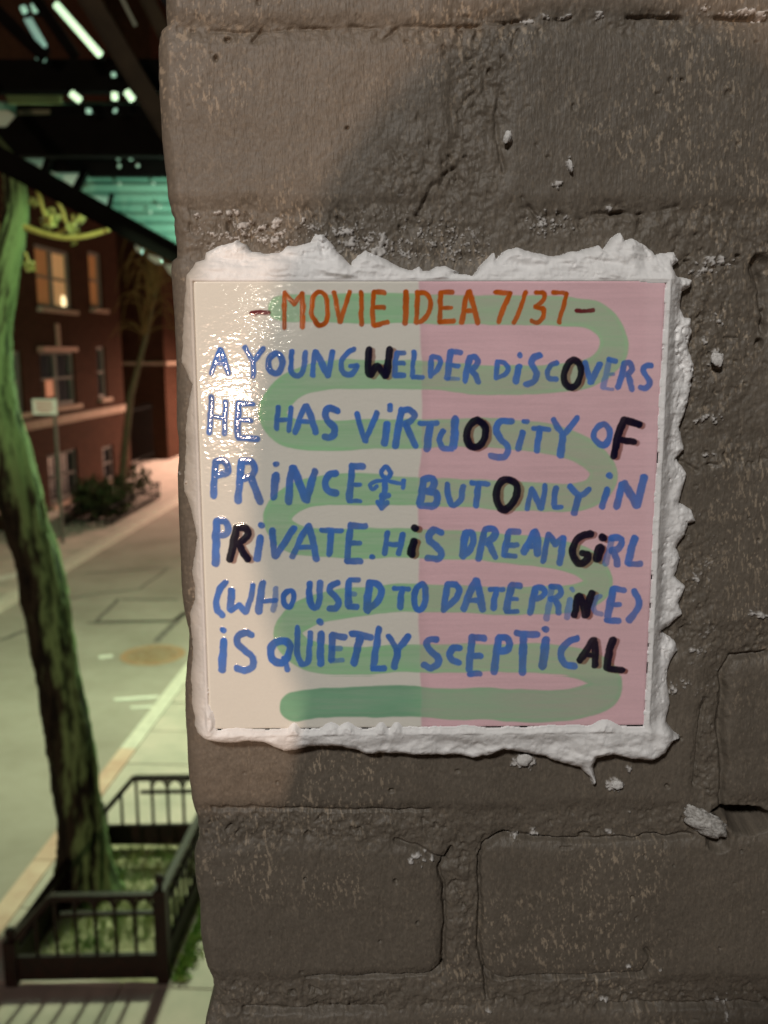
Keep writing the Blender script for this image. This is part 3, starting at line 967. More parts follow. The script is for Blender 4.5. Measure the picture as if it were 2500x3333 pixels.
BAND = [(905, 1003), (960, 1004), (1100, 1003), (1300, 1005), (1500, 1008), (1700, 1008), (1850, 1012), (1935, 1030), (1990, 1080), (1996, 1140), (1955, 1195), (1860, 1225), (1700, 1238), (1560, 1235), (1400, 1222), (1200, 1218), (1060, 1222), (960, 1250), (895, 1315), (893, 1370), (950, 1412),
        (1060, 1418), (1250, 1414), (1450, 1412), (1600, 1408), (1740, 1422), (1860, 1452), (1945, 1500), (1965, 1550), (1930, 1600), (1840, 1618), (1700, 1618), (1500, 1606), (1300, 1594), (1130, 1592), (1000, 1602), (920, 1648), (905, 1705), (960, 1752), (1080, 1768), (1250, 1766),
        (1450, 1772), (1600, 1782), (1780, 1798), (1890, 1828), (1945, 1880), (1930, 1925), (1840, 1948), (1680, 1956), (1500, 1950), (1300, 1948), (1150, 1962), (1020, 1990), (945, 2040), (950, 2095), (1020, 2138), (1150, 2148), (1350, 2142), (1560, 2140), (1750, 2142), (1880, 2155), (1965, 2200), (1965, 2252), (1900, 2285), (1760, 2298), (1560, 2292), (1300, 2282), (1150, 2284), (1000, 2290), (960, 2296)]

def make_tile():
    H = 0.152 / 2
    res = 0.00021
    r = 0.0010                                   # soft pressed edge of the tile
    lin = np.arange(-H, H + res / 2, res)
    X, Z = np.meshgrid(lin, lin)
    px, py = plane_px(X, np.zeros_like(X), Z)
    # ---- paint
    noA = fbm(px / 260, py / 120, 301, 4); noB = fbm(px / 26, py / 90, 305, 3); brushh = fbm(px / 220, py / 9, 309, 3); fine = fbm(px / 5, py / 5, 313, 2)
    wob = lambda f, s: fbm(px / f, py / f, s, 3)
    col = np.array([0.84, 0.81, 0.73]) * (1 + .05 * noA[..., None] + .03 * fine[..., None])
    hgt = 1.1e-5 * fbm(X * 1000, Z * 1700, 331, 2) + 3.5e-5 * fbm(X * 560, Z * 1250, 335, 2) + 1.4e-5 * fbm(X * 90, Z * 90, 339, 3)
    bx = 1366 + 7 * wob(120, 341) * 2 + 4 * np.sin(py / 170.0)
    pink = sstep(-5, 6, px - bx)
    strip = np.clip(1 - (px - bx) / 34, 0, 1) * (px > bx)
    pcol = np.array([0.88, 0.565, 0.62]) * (1 + .16 * noA[..., None] + .13 * brushh[..., None] + .05 * fine[..., None]) * (1 - .10 * strip[..., None])
    pale = sstep(2085, 2120, px) * .25
    pcol = pcol + pale[..., None] * .12
    col = col * (1 - pink[..., None] * .95) + pcol * pink[..., None] * .95
    hgt = hgt + pink * 8e-6 + 5e-6 * brushh * pink
    # green ribbon
    B = catmull(BAND, n=5)
    d = seg_dist(px + 9 * wob(90, 351), py + 14 * wob(120, 355), [tuple(p) for p in B])
    halfw = 47 + 5 * wob(300, 359) * 2 + 4 * (py > 2200)
    head = sstep(960, 820, px) * (py < 1100)
    halfw = halfw * (1 - .55 * head)
    g = sstep(4, -4, d - halfw)
    rimg = np.exp(-((d - halfw + 7) / 6) ** 2)
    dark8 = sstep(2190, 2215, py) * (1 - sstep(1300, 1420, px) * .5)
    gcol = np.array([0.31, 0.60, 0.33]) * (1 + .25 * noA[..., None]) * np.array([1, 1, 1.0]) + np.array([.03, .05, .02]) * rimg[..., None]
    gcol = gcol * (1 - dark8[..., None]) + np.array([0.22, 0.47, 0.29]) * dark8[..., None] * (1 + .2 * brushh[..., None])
    alpha = g * np.clip(.80 + .30 * noA + .22 * brushh + .10 * rimg - .05 * pink + .10 * dark8, .45, .95)
    alpha = alpha * (1 - .12 * pink)
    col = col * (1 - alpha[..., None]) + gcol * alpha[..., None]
    hgt = hgt + 1.5e-5 * g + 1.2e-5 * g * fbm(px / 60, py / 60, 363, 3)
    owner = np.zeros(px.shape, np.int8)
    owner[pink > .5] = 1
    owner[g > .5] = 2
    # lettering
    strokes = parse_strokes()
    cov_all = {}
    dx = 3.2 * wob(26, 371) * 2; dy = 3.2 * wob(26, 375) * 2
    def cover(pts, w, soft=2.6, off=(0, 0)):
        pad = w + 14
        x0, y0 = pts.min(0) + off - pad; x1, y1 = pts.max(0) + off + pad
        m = (px > x0) & (px < x1) & (py > y0) & (py < y1)
        if not m.any(): return m, None, None
        qx, qy = px[m] + dx[m] - off[0], py[m] + dy[m] - off[1]
        dd = seg_dist(qx, qy, [tuple(p) for p in pts])
        # where along the stroke: paint thins out towards its end
        a, b = pts[0], pts[-1]
        L = (b - a) @ (b - a) + 1
        tt = np.clip(((qx - a[0]) * (b - a)[0] + (qy - a[1]) * (b - a)[1]) / L, 0, 1)
        return m, sstep(soft, -soft, dd - w), (dd, tt)
    # red brown shade painted beside the dark letters
    sh = np.zeros(px.shape)
    for line, c, w, pts in strokes:
        if c == 'K':
            m, cv, _ = cover(pts, w * .9, 3.0, (11, 4))
            sh[m] = np.maximum(sh[m], cv)
    sh = sh * np.clip(.72 + .5 * noB, .4, .95)
    col = col * (1 - sh[..., None]) + np.array([0.24, 0.062, 0.035]) * sh[..., None]
    PAINT = {'B': (0.058, 0.185, 0.60), 'L': (0.09, 0.22, 0.58), 'O': (0.58, 0.12, 0.013), 'R': (0.17, 0.022, 0.028), 'K': (0.006, 0.006, 0.024)}
    relief = np.zeros(px.shape)
    for layer in 'ORLBK':
        acc = np.zeros(px.shape); thick = np.zeros(px.shape); own = np.full(px.shape, -1, np.int8)
        for line, c, w, pts in strokes:
            if c != layer: continue
            m, cv, ex = cover(pts, w)
            if cv is None: continue
            dd, tt = ex
            op = (1 - .07 * tt * (layer != 'K')) * (.78 if layer == 'L' else 1)
            a = cv * op
            acc[m] = np.maximum(acc[m], a)
            prof = np.sqrt(np.clip(1 - (dd / (w + 2)) ** 2, 0, 1))
            thick[m] = np.maximum(thick[m], prof)
            o2 = own[m]; o2[cv > .5] = 3 + line; own[m] = o2
        tone = np.clip(1 + .55 * noB + .30 * fbm(px / 40, py / 40, 381, 3) + .05 * fine, .6, 1.5)
        c3 = np.array(PAINT[layer])[None, None, :] * tone[..., None]
        if layer in 'BL':
            lightr = sstep(-0.1, .35, fbm(px / 33, py / 60, 385, 3))[..., None]
            c3 = c3 * (1 - .32 * lightr) + np.array([.10, .25, .64]) * .32 * lightr
            edge = np.clip(thick, 0, 1)[..., None]
            acc = acc * np.clip(.96 + .14 * noB - .03 * (px > 1370), .78, .985)
        elif layer == 'K':
            acc = acc * np.clip(.97 + .06 * noB, .86, .995)
        col = col * (1 - acc[..., None]) + c3 * acc[..., None]
        relief = np.maximum(relief, thick * (1.0 if layer != 'K' else 1.25))
        owner = np.where(own >= 0, own, owner)
    left = 1 - sstep(900, 1350, px)
    hgt = hgt + relief * (2.6e-5 + 6.5e-5 * left)
    # specks of putty on the glaze
    # ---- rounded edge
    ex = np.clip(r - (H - np.abs(X)), 0, r); ez = np.clip(r - (H - np.abs(Z)), 0, r)
    e = np.clip(np.hypot(ex, ez), 0, r)
    roll = r - np.sqrt(np.maximum(r * r - e * e, 0))
    hgt = hgt - roll * .75
    corner = 0.0007 * np.exp(-(H - np.abs(X) + H - np.abs(Z)) / .004)
    Y = -hgt
    # normals from the full height field so the painted parts meet without seams
    gy, gx = np.gradient(hgt, res)
    N = np.stack([-gx, -np.ones_like(gx), -gy], -1)
    N /= np.linalg.norm(N, axis=-1, keepdims=True)
    # side walls
    P = np.stack([X, Y, Z], -1)
    root = empty('ceramic_tile', (0, 0, 0))
    tag(root, 'square glazed tile, half cream and half pink, hand lettered with a film idea in blue', 'tile')
    M = mat('glaze', rough=0.07, spec=0.22, attr='Col')
    qown = np.maximum(np.maximum(owner[:-1, :-1], owner[1:, :-1]), np.maximum(owner[:-1, 1:], owner[1:, 1:]))
    spec = [(1, 'pink_glaze', 'pink half of the glaze'), (2, 'green_ribbon', 'translucent green ribbon winding down the tile'),
            (3, 'lettering', 'orange heading MOVIE IDEA 7/37 between dark red dashes'), (4, 'lettering', 'blue line A YOUNG WELDER DISCOVERS'), (5, 'lettering', 'blue line HE HAS VIRTUOSITY OF'),
            (6, 'lettering', 'blue line PRINCE, a symbol, BUT ONLY IN'), (7, 'lettering', 'blue line PRIVATE. HIS DREAM GIRL'), (8, 'lettering', 'blue line (WHO USED TO DATE PRINCE)'), (9, 'lettering', 'blue line IS QUIETLY SCEPTICAL')]
    for k, nm, lb in spec:
        me = grid_mesh(nm, P, keep=(qown == k), attrs={'Col': col}, normals=N)
        o = link(nm, me, M, root)
        o['label'] = lb
    # cream glaze with the tile's body
    me = grid_mesh('cream_glaze', P, keep=(qown == 0), attrs={'Col': col}, normals=N)
    link('cream_glaze', me, M, root)
    body = MB()
    t0, t1, hh = 0.0012, 0.0082, H - .00005
    body.box((0, (t0 + t1) / 2 + .0002, 0), (hh, 0, 0), (0, (t1 - t0) / 2, 0), (0, 0, hh))
    body.build('tile_body', mat('bisque', (0.56, 0.50, 0.41), 0.5), root)
make_tile()

# ================================================================== THE STREET
M_ASPH = mat('asphalt', (0.26, 0.222, 0.195), 0.9, spec=.2, noise=1.1, col2=(0.36, 0.31, 0.28), bump=0.004, bscale=60)
M_CONC = mat('pavement_concrete', (0.36, 0.32, 0.28), 0.8, noise=2.2, col2=(0.52, 0.42, 0.38), bump=0.002, bscale=70)
M_KERB = mat('kerb_stone', (0.48, 0.43, 0.38), 0.7, noise=9, col2=(0.62, 0.56, 0.50), bump=0.002, bscale=60)
M_TAR = mat('tar', (0.10, 0.088, 0.08), 0.8, noise=12, col2=(0.15, 0.13, 0.12))
M_WHITE = mat('road_paint_and_light', (0.78, 0.75, 0.70), 0.7, noise=14, col2=(0.55, 0.52, 0.47))
M_SOIL = mat('soil', (0.26, 0.23, 0.13), 0.95, noise=9, col2=(0.52, 0.46, 0.31), bump=0.02, bscale=60)
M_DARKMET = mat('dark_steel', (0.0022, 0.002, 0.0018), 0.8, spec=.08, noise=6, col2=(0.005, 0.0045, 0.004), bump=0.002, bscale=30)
M_GUARD = mat('guard_paint', (0.007, 0.006, 0.005), 0.5, spec=.2, noise=30, col2=(0.022, 0.009, 0.007), bump=0.001, bscale=90)

NK, FK, FA = 2.82, 6.71, 9.30          # near kerb, far kerb, house fronts (metres across from the lens)

def struct(name, mb, m, label, cat, smooth=False):
    return tag(mb.build(name, m, None, smooth), label, cat, None, 'structure')

def slab(mb, s0, s1, n0, n1, z, t):
    c = st((s0 + s1) / 2, (n0 + n1) / 2, z - t / 2)
    mb.box(c, SDIR * (s1 - s0) / 2, NDIR * (n1 - n0) / 2, (0, 0, t / 2))

g = MB(); g.add([st(-60, -60, ZR - .06), st(-60, 90, ZR - .06), st(160, 90, ZR - .06), st(160, -60, ZR - .06)], [(0, 1, 2, 3)])
struct('ground', g, M_ASPH, 'dark bare ground under and beyond the street', 'ground')
g = MB(); slab(g, -30, 90, NK + .16, FK - .16, ZR, .05)
struct('road', g, M_ASPH, 'worn grey asphalt road between the two kerbs', 'road')

def pavement(name, n0, n1, label, joints):
    """slabs laid in rows with open joints; the pit of the near tree is left out"""
    mb = MB(); s = -6.0
    while s < 60:
        L = 0.76
        a, b = s + .006, s + L - .006
        cells = [(n0, n1)]
        w = (n1 - n0) / joints
        for k in range(joints):
            p, q = n0 + k * w + .006, n0 + (k + 1) * w - .006
            if name == 'pavement' and b > PIT[0] and a < PIT[1] and q > PIT[2] and p < PIT[3]:
                if a < PIT[0]: slab(mb, a, PIT[0], p, q, Z0, .1)
                if b > PIT[1]: slab(mb, PIT[1], b, p, q, Z0, .1)
                a2, b2 = max(a, PIT[0]), min(b, PIT[1])
                if p < PIT[2]: slab(mb, a2, b2, p, PIT[2], Z0, .1)
                if q > PIT[3]: slab(mb, a2, b2, PIT[3], q, Z0, .1)
            else:
                slab(mb, a, b, p, q, Z0 - .002 * ((int(s * 7) + k) % 3), .1)
        s += L
    o = struct(name, mb, M_CONC, label, 'pavement')
    g2 = MB(); slab(g2, -6, 60, n0, n1, Z0 - .014, .08)
    return o

# tree pit: from the guard's corner posts
PA = on_z(535, 3190, Z0); PB = on_z(45, 3200, Z0); PD = on_z(346, 2742, Z0)
sA, nA = sn(PA); sB, nB = sn(PB); sD, nD = sn(PD)
PIT = (sA - .02, sD + .02, nA - .03, nB + .02)
pavement('pavement', -3.0, NK, 'pale near pavement of square slabs around the tree pit', 6)
pavement('pavement', FK, FA + 4, 'far pavement in front of the brick houses across the road', 6)
for (n0, n1, lb) in ((NK, NK + .16, 'pale stone kerb along the near pavement beside the tree'), (FK - .16, FK, 'orange lit stone kerb along the far pavement')):
    k = MB(); s = -6 if n0 > 4 else 8
    while s < 60:
        slab(k, s + .004, s + 1.996, n0 + .002, n1, Z0 + .004, .2); s += 2
    struct('kerb', k, M_KERB, lb, 'kerb')
k = MB()
for s in range(-6, 8, 2): slab(k, s + .004, s + 1.996, NK + .002, NK + .16, Z0 + .004, .2)
struct('kerb', k, mat('red_kerb', (0.42, 0.22, 0.17), 0.7, noise=3, col2=(0.62, 0.44, 0.36), bump=.002, bscale=60), 'reddish worn kerb stretch beside the tree guard', 'kerb')
so = MB(); slab(so, PIT[0], PIT[1], PIT[2], PIT[3], Z0 - .02, .1)
struct('soil', so, M_SOIL, 'bare soil bed inside the iron tree guard', 'soil')

# tar seams, white paint, light strips and the manhole
def road_pt(px, py, dz=0.004):
    return on_z(px, py, ZR + dz)
tm = MB()
def ribbon(mb, pts, w):
    P = [np.array(p) for p in pts]
    vs = []
    for i, p in enumerate(P):
        d = P[min(i + 1, len(P) - 1)] - P[max(i - 1, 0)]; d[2] = 0; d /= np.linalg.norm(d)
        s = np.array([-d[1], d[0], 0]) * w / 2
        vs += [p + s, p - s]
    mb.add(vs, [(2 * i, 2 * i + 1, 2 * i + 3, 2 * i + 2) for i in range(len(P) - 1)])
def wig(pts, n=7, a=2.5):
    out = []
    for (p, q) in zip(pts[:-1], pts[1:]):
        for k in range(n):
            t = k / n
            out.append((p[0] + (q[0] - p[0]) * t + random.uniform(-a, a), p[1] + (q[1] - p[1]) * t + random.uniform(-a, a) * .5))
    return out + [pts[-1]]
for pts, w in (([(580, 1951), (385, 1950), (312, 2024), (560, 2021)], .07), ([(285, 2026), (560, 2021), (610, 1990), (640, 1960)], .07), ([(600, 1995), (545, 2050), (505, 2090)], .10), ([(545, 1850), (455, 1918), (330, 1930), (215, 1950)], .05), ([(0, 2085), (85, 2050)], .09), ([(280, 1865), (560, 1846)], .04)):
    ribbon(tm, [road_pt(*p, .006) for p in wig(pts)], w)
struct('tar_seams', tm, M_TAR, 'dark tar seams drawn over the road around a square patch', 'tar seam')
wm = MB()
for pts, w in (([(372, 2277), (440, 2272), (516, 2268)], .09), ([(322, 2140), (366, 2134)], .13), ([(425, 2303), (500, 2300)], .06)):  # first and last strips are light drawn in white, middle is paint
    ribbon(wm, [road_pt(*p, .008) for p in wig(pts, 3, .8)], w)
ribbon(wm, [on_z(a, b, Z0 + .006) for a, b in ((-120, 1905), (-20, 1886), (64, 1870))], .36)  # pale patch on the far pavement
struct('road_marks_and_light', wm, M_WHITE, 'white paint mark, painted light strips and a pale patch on the road', 'road marking')

def manhole():
    c = road_pt(498, 2132, 0)
    root = empty('manhole_cover', tuple(c))
    tag(root, 'round rusty orange manhole cover in the road beyond the tree', 'manhole cover')
    m = mat('rust', (0.30, 0.155, 0.08), 0.8, noise=6, col2=(0.36, 0.24, 0.16), bump=0.004, bscale=40)
    a = MB(); a.tube([c + np.array([0, 0, -.02]), c + np.array([0, 0, .008])], .42, 28); a.build('rim', m, root)
    b = MB(); b.tube([c + np.array([0, 0, -.02]), c + np.array([0, 0, .014])], .33, 28)
    for i in range(-3, 4):
        for j in range(-3, 4):
            if i * i + j * j < 10: b.box(c + np.array([i * .08, j * .08, .017]), (.028, 0, 0), (0, .028, 0), (0, 0, .004))
    b.build('lid', mat('worn_iron', (0.36, 0.28, 0.20), .6, metal=.2, noise=8, col2=(.27, .15, .08)), root)
manhole()

# ------------------------------------------------------------------ brick houses across the road
M_BRICK = bpy.data.materials.new('red_brick'); M_BRICK.use_nodes = True
def brick_nodes(m, c1, c2, mo):
    nt = m.node_tree; ns = nt.nodes; lk = nt.links; b = ns['Principled BSDF']; b.inputs['Roughness'].default_value = .95; b.inputs['Specular IOR Level'].default_value = .04
    tc = ns.new('ShaderNodeTexCoord'); mp = ns.new('ShaderNodeMapping'); mp.vector_type = 'POINT'
    sx = ns.new('ShaderNodeSeparateXYZ'); cb = ns.new('ShaderNodeCombineXYZ')
    lk.new(tc.outputs['Object'], sx.inputs[0])
    ad = ns.new('ShaderNodeMath'); ad.operation = 'ADD'
    lk.new(sx.outputs['X'], ad.inputs[0]); lk.new(sx.outputs['Y'], ad.inputs[1])
    lk.new(ad.outputs[0], cb.inputs['X']); lk.new(sx.outputs['Z'], cb.inputs['Y'])
    bt = ns.new('ShaderNodeTexBrick'); bt.inputs['Scale'].default_value = 1.0
    bt.inputs['Brick Width'].default_value = .22; bt.inputs['Row Height'].default_value = .075; bt.inputs['Mortar Size'].default_value = .006
    bt.inputs['Color1'].default_value = (*c1, 1); bt.inputs['Color2'].default_value = (*c2, 1); bt.inputs['Mortar'].default_value = (*mo, 1)
    lk.new(cb.outputs[0], bt.inputs['Vector']); lk.new(bt.outputs['Color'], b.inputs['Base Color'])
brick_nodes(M_BRICK, (.042, .0170, .0110), (.028, .0115, .0078), (.046, .028, .020))
M_TRIM = mat('stone_trim', (0.24, 0.16, 0.12), 0.9, spec=.08, noise=6, col2=(0.32, 0.24, 0.20))
M_FRAME = mat('window_frame', (0.16, 0.14, 0.13), 0.8, spec=.1)
M_GLASS_D = mat('dark_glass', (0.03, 0.03, 0.035), 0.08)
M_GLASS_L = mat('lit_pane', (0.3, 0.15, 0.06), 0.4, emit=(1.0, 0.36, 0.12), estr=0.09)
M_GLASS_B = mat('bright_curtain', (0.5, 0.35, 0.2), 0.5, emit=(1.0, 0.50, 0.19), estr=0.19)
M_BULB = mat('bulb', (0.9, 0.8, 0.6), 0.5, emit=(1.0, 0.76, 0.42), estr=1.6)
M_DOORL = mat('lit_hall', (0.3, 0.12, 0.06), 0.5, emit=(1.0, 0.27, 0.09), estr=0.16)

def on_n(px, py, n):
    d = ray(px, py)
    t = (n - CAM @ NDIR) / (d @ NDIR)
    return CAM + d * t

def house_wall(mb, n, s0, s1, z0, z1, holes, depth=.22):
    """front face with real openings and reveals; holes are (s0, s1, z0, z1)"""
    ss = sorted({s0, s1, *[h[0] for h in holes], *[h[1] for h in holes]})
    zs = sorted({z0, z1, *[h[2] for h in holes], *[h[3] for h in holes]})
    for a, b in zip(ss[:-1], ss[1:]):
        for c, d in zip(zs[:-1], zs[1:]):
            if any(h[0] - 1e-6 <= a and b <= h[1] + 1e-6 and h[2] - 1e-6 <= c and d <= h[3] + 1e-6 for h in holes): continue
            mb.add([st(a, n, c), st(b, n, c), st(b, n, d), st(a, n, d)], [(0, 1, 2, 3)])
    for a, b, c, d in holes:
        q = [st(a, n, c), st(b, n, c), st(b, n, d), st(a, n, d)]
        r_ = [st(a, n + depth, c), st(b, n + depth, c), st(b, n + depth, d), st(a, n + depth, d)]
        mb.add(q + r_, [(0, 1, 5, 4), (1, 2, 6, 5), (2, 3, 7, 6), (3, 0, 4, 7)])

def window(root, n, h, panes, label=None, sill=True, cols=2, bulb=None):
    a, b, c, d = h
    f = MB(); w = .09; dn = n + .10
    def bar(s0, s1, z0, z1, nn=dn, t=.07):
        f.box(st((s0 + s1) / 2, nn, (z0 + z1) / 2), SDIR * (s1 - s0) / 2, NDIR * t / 2, (0, 0, (z1 - z0) / 2))
    bar(a, a + w, c, d); bar(b - w, b, c, d); bar(a + w, b - w, c, c + w); bar(a + w, b - w, d - w, d)
    for k in range(1, cols):
        s = a + (b - a) * k / cols; bar(s - .05, s + .05, c + w, d - w)
    zm = (c + d) / 2
    for k in range(cols):
        bar(a + (b - a) * k / cols + (w if k == 0 else .05), a + (b - a) * (k + 1) / cols - (w if k == cols - 1 else .05), zm - .025, zm + .025, dn - .004, .06)
    fo = f.build('window', M_FRAME, root)
    if label: fo['label'] = label
    for k in range(cols):
        p = MB(); s0, s1 = a + (b - a) * k / cols + .03, a + (b - a) * (k + 1) / cols - .03
        p.box(st((s0 + s1) / 2, n + .16, zm), SDIR * (s1 - s0) / 2, NDIR * .006, (0, 0, (d - c) / 2 - .03))
        p.build('pane', panes[k % len(panes)], fo)
    if sill:
        q = MB(); q.box(st((a + b) / 2, n - .03, c - .06), SDIR * ((b - a) / 2 + .08), NDIR * .1, (0, 0, .055)); q.build('sill', M_TRIM, fo)
    if bulb:
        q = MB(); q.ball(on_n(bulb[0], bulb[1], n + .13), bulb[2], sq=(1, 1, bulb[3])); o = q.build('lamp', M_BULB, fo, True)
    return fo

def rect(n, x0, y0, x1, y1):
    ym = (y0 + y1) / 2; xm = (x0 + x1) / 2
    a = sn(on_n(x0, ym, n))[0]; b = sn(on_n(x1, ym, n))[0]
    c = on_n(xm, y1, n)[2]; d = on_n(xm, y0, n)[2]
    return (a, b, c, d)

def houses():
    zl = on_n(240, 1345, FA)[2]
    s_end = 27.6
    root = empty('brick_house', tuple(st(s_end - 8, FA, Z0)))
    tag(root, 'dark red brick house across the road with orange lit upstairs windows', 'house')
    up = [rect(FA, 118, 808, 232, 1004), rect(FA, 291, 822, 334, 1004), rect(FA, 133, 1142, 246, 1322), rect(FA, 42, 1142, 76, 1345), rect(FA, 318, 1128, 346, 1295), rect(FA, -150, 800, -30, 1004), rect(FA, -150, 1150, -40, 1345)]
    NL = FA - .12
    lo = [rect(NL, 160, 1468, 256, 1630), rect(NL, 336, 1450, 372, 1566), rect(NL, -60, 1480, 60, 1650)]
    w = MB()
    house_wall(w, FA, 2.0, s_end, zl, 13.0, up)
    house_wall(w, NL, 2.0, s_end, Z0 - .05, zl - .12, lo)
    for n_, z_a, z_b in ((FA, zl, 13.0), (NL, Z0 - .05, zl - .12)):
        w.add([st(s_end, n_, z_a), st(s_end, FA + 9, z_a), st(s_end, FA + 9, z_b), st(s_end, n_, z_b)], [(0, 1, 2, 3)])
    w.add([st(2, FA, 13), st(s_end, FA, 13), st(s_end, FA + 9, 13), st(2, FA + 9, 13)], [(0, 1, 2, 3)])
    w.build('wall', M_BRICK, root)
    l = MB(); l.box(st((2 + s_end) / 2, FA - .09, zl - .06), SDIR * ((s_end - 2) / 2 + .06), NDIR * .13, (0, 0, .075)); l.box(st((2 + s_end) / 2, FA - .07, zl - .16), SDIR * ((s_end - 2) / 2 + .02), NDIR * .10, (0, 0, .03)); l.build('ledge', M_TRIM, root)
    window(root, FA, up[0], [M_GLASS_L, M_GLASS_B], 'lit orange upstairs window with a bright lamp', bulb=(206, 984, .075, 2.4))
    window(root, FA, up[1], [M_GLASS_L], 'narrow lit orange upstairs window', cols=1)
    window(root, FA, up[2], [M_GLASS_D, M_GLASS_D])
    window(root, FA, up[3], [M_GLASS_D], cols=1)
    window(root, FA, up[4], [M_GLASS_D], cols=1)
    window(root, FA, up[5], [M_GLASS_D, M_GLASS_D]); window(root, FA, up[6], [M_GLASS_D, M_GLASS_D])
    h = rect(FA, 131, 1137, 216, 1152)
    q = MB(); q.box(st((up[2][0] + up[2][1]) / 2 - .1, FA - .06, h[3]), SDIR * ((up[2][1] - up[2][0]) / 2), NDIR * .10, (0, 0, .06)); q.box(st((up[2][0] + up[2][1]) / 2, FA - .03, h[3] + .35), SDIR * .05, NDIR * .05, (0, 0, .28)); q.build('lintel', mat('pink_stone', (.34, .19, .15), .8), root)
    q = MB(); hh = rect(FA, 164, 1235, 189, 1292); q.box(st((hh[0] + hh[1]) / 2, FA + .12, (hh[2] + hh[3]) / 2), SDIR * (hh[1] - hh[0]) / 2, NDIR * .006, (0, 0, (hh[3] - hh[2]) / 2)); q.build('lit_blind', M_DOORL, root)
    for k, hh in enumerate(lo):
        fo = window(root, NL, hh, [M_GLASS_D, M_GLASS_D], cols=2 if k != 1 else 1)
        gr = MB()
        for j in range(7 if k != 1 else 3):
            s = hh[0] + (hh[1] - hh[0]) * (j + .5) / (7 if k != 1 else 3)
            gr.tube([st(s, NL - .02, hh[2] + .01), st(s, NL - .02, hh[3] - .01)], .014, 6)
        gr.bar(st(hh[0], NL - .02, hh[2] + .25), st(hh[1], NL - .02, hh[2] + .25), .02, .03)
        gr.build('grille', M_DARKMET, fo)
    # far house: its end wall faces the lens
    r2 = empty('brick_house', tuple(st(38, FA, Z0)))
    tag(r2, 'farther brick house with orange lit front past the dark gap', 'house')
    w = MB(); s0 = sn(on_n(549, 1500, FA))[0]
    hs = [(s0 + 2 + 3 * k, s0 + 3.2 + 3 * k, z, z + 1.9) for k in range(4) for z in (Z0 + .9, Z0 + 4.2, Z0 + 7.4)]
    house_wall(w, FA, s0, s0 + 16, Z0 - .05, 12.0, hs)
    w.add([st(s0, FA, Z0 - .05), st(s0, FA + 9, Z0 - .05), st(s0, FA + 9, 12), st(s0, FA, 12)], [(0, 1, 2, 3)])
    w.add([st(s0, FA, 12), st(s0 + 16, FA, 12), st(s0 + 16, FA + 9, 12), st(s0, FA + 9, 12)], [(0, 1, 2, 3)])
    w.build('wall', M_BRICK, r2)
    for h in hs: window(r2, FA, h, [M_GLASS_D])
    l = MB(); l.box(st(s0 + 8, FA + 3, Z0 + 3.4), SDIR * 8.06, NDIR * 3.1, (0, 0, .06)); l.build('ledge', M_TRIM, r2)
    # iron fence closing the gap between the houses
    f = empty('gap_fence', tuple(st((s_end + s0) / 2, FA + .5, Z0)))
    tag(f, 'dark iron fence closing the gap between the two brick houses', 'fence')
    b = MB()
    for z in (1.9, .25): b.bar(st(s_end + .02, FA + .5, Z0 + z), st(s0 - .02, FA + .5, Z0 + z), .04, .05)
    b.build('rail', M_DARKMET, f)
    b = MB(); s = s_end + .1
    while s < s0 - .05:
        b.tube([st(s, FA + .5, Z0), st(s, FA + .5, Z0 + 2.05)], .012, 5); s += .13
    o = b.build('bars', M_DARKMET, f); o['kind'] = 'stuff'
houses()

# ------------------------------------------------------------------ parking sign
def sign():
    base = on_z(205, 1766, Z0)
    Y = base[1]
    top = on_y(178, 1300, Y)
    root = empty('parking_sign', tuple(base))
    tag(root, 'small white street sign with red lines on a thin grey pole across the road', 'sign')
    p = MB(); q = np.array([base[0], base[1], top[2]])
    p.bar(base, q, .06, .05, (0, 1, 0)); p.build('pole', mat('galvanised', (.10, .10, .085), .5, metal=.3), root)
    a = on_y(104, 1299, Y - .05); b = on_y(187, 1350, Y - .05)
    m = MB(); m.box((a + b) / 2, ((b[0] - a[0]) / 2, 0, 0), (0, .006, 0), (0, 0, (a[2] - b[2]) / 2)); m.build('plate', mat('sign_white', (.78, .72, .70), .5), root)
    M_PR = mat('sign_red', (.55, .16, .14), .6)
    for row, (x0, x1) in enumerate(((.12, .86), (.2, .8), (.12, .88), (.25, .7))):
        z = a[2] - (a[2] - b[2]) * (.2 + .2 * row)
        x = x0; r = MB()
        while x < x1 - .04:
            w = random.uniform(.05, .10)
            r.box((a[0] + (b[0] - a[0]) * (x + w / 2), Y - .0585, z), ((b[0] - a[0]) * w / 2, 0, 0), (0, .0015, 0), (0, 0, .017)); x += w + .025
        r.build('printed_line', M_PR, root)
sign()

# ------------------------------------------------------------------ planted bed and thin tree on the far pavement
def leaf_cloud(mb, c, rad, n, size, flat=1.0):
    for _ in range(n):
        while True:
            p = np.array([random.uniform(-1, 1) for _ in range(3)])
            if .15 < p @ p < 1: break
        p = np.array(c) + p * np.array(rad)
        u = np.array([random.gauss(0, 1) for _ in range(3)]); u /= np.linalg.norm(u)
        v = np.cross(u, [random.gauss(0, 1) for _ in range(3)]); v /= np.linalg.norm(v) + 1e-9
        s = size * random.uniform(.6, 1.4)
        mb.add([p - u * s, p + v * s * .5, p + u * s, p - v * s * .5], [(0, 1, 2, 3)])

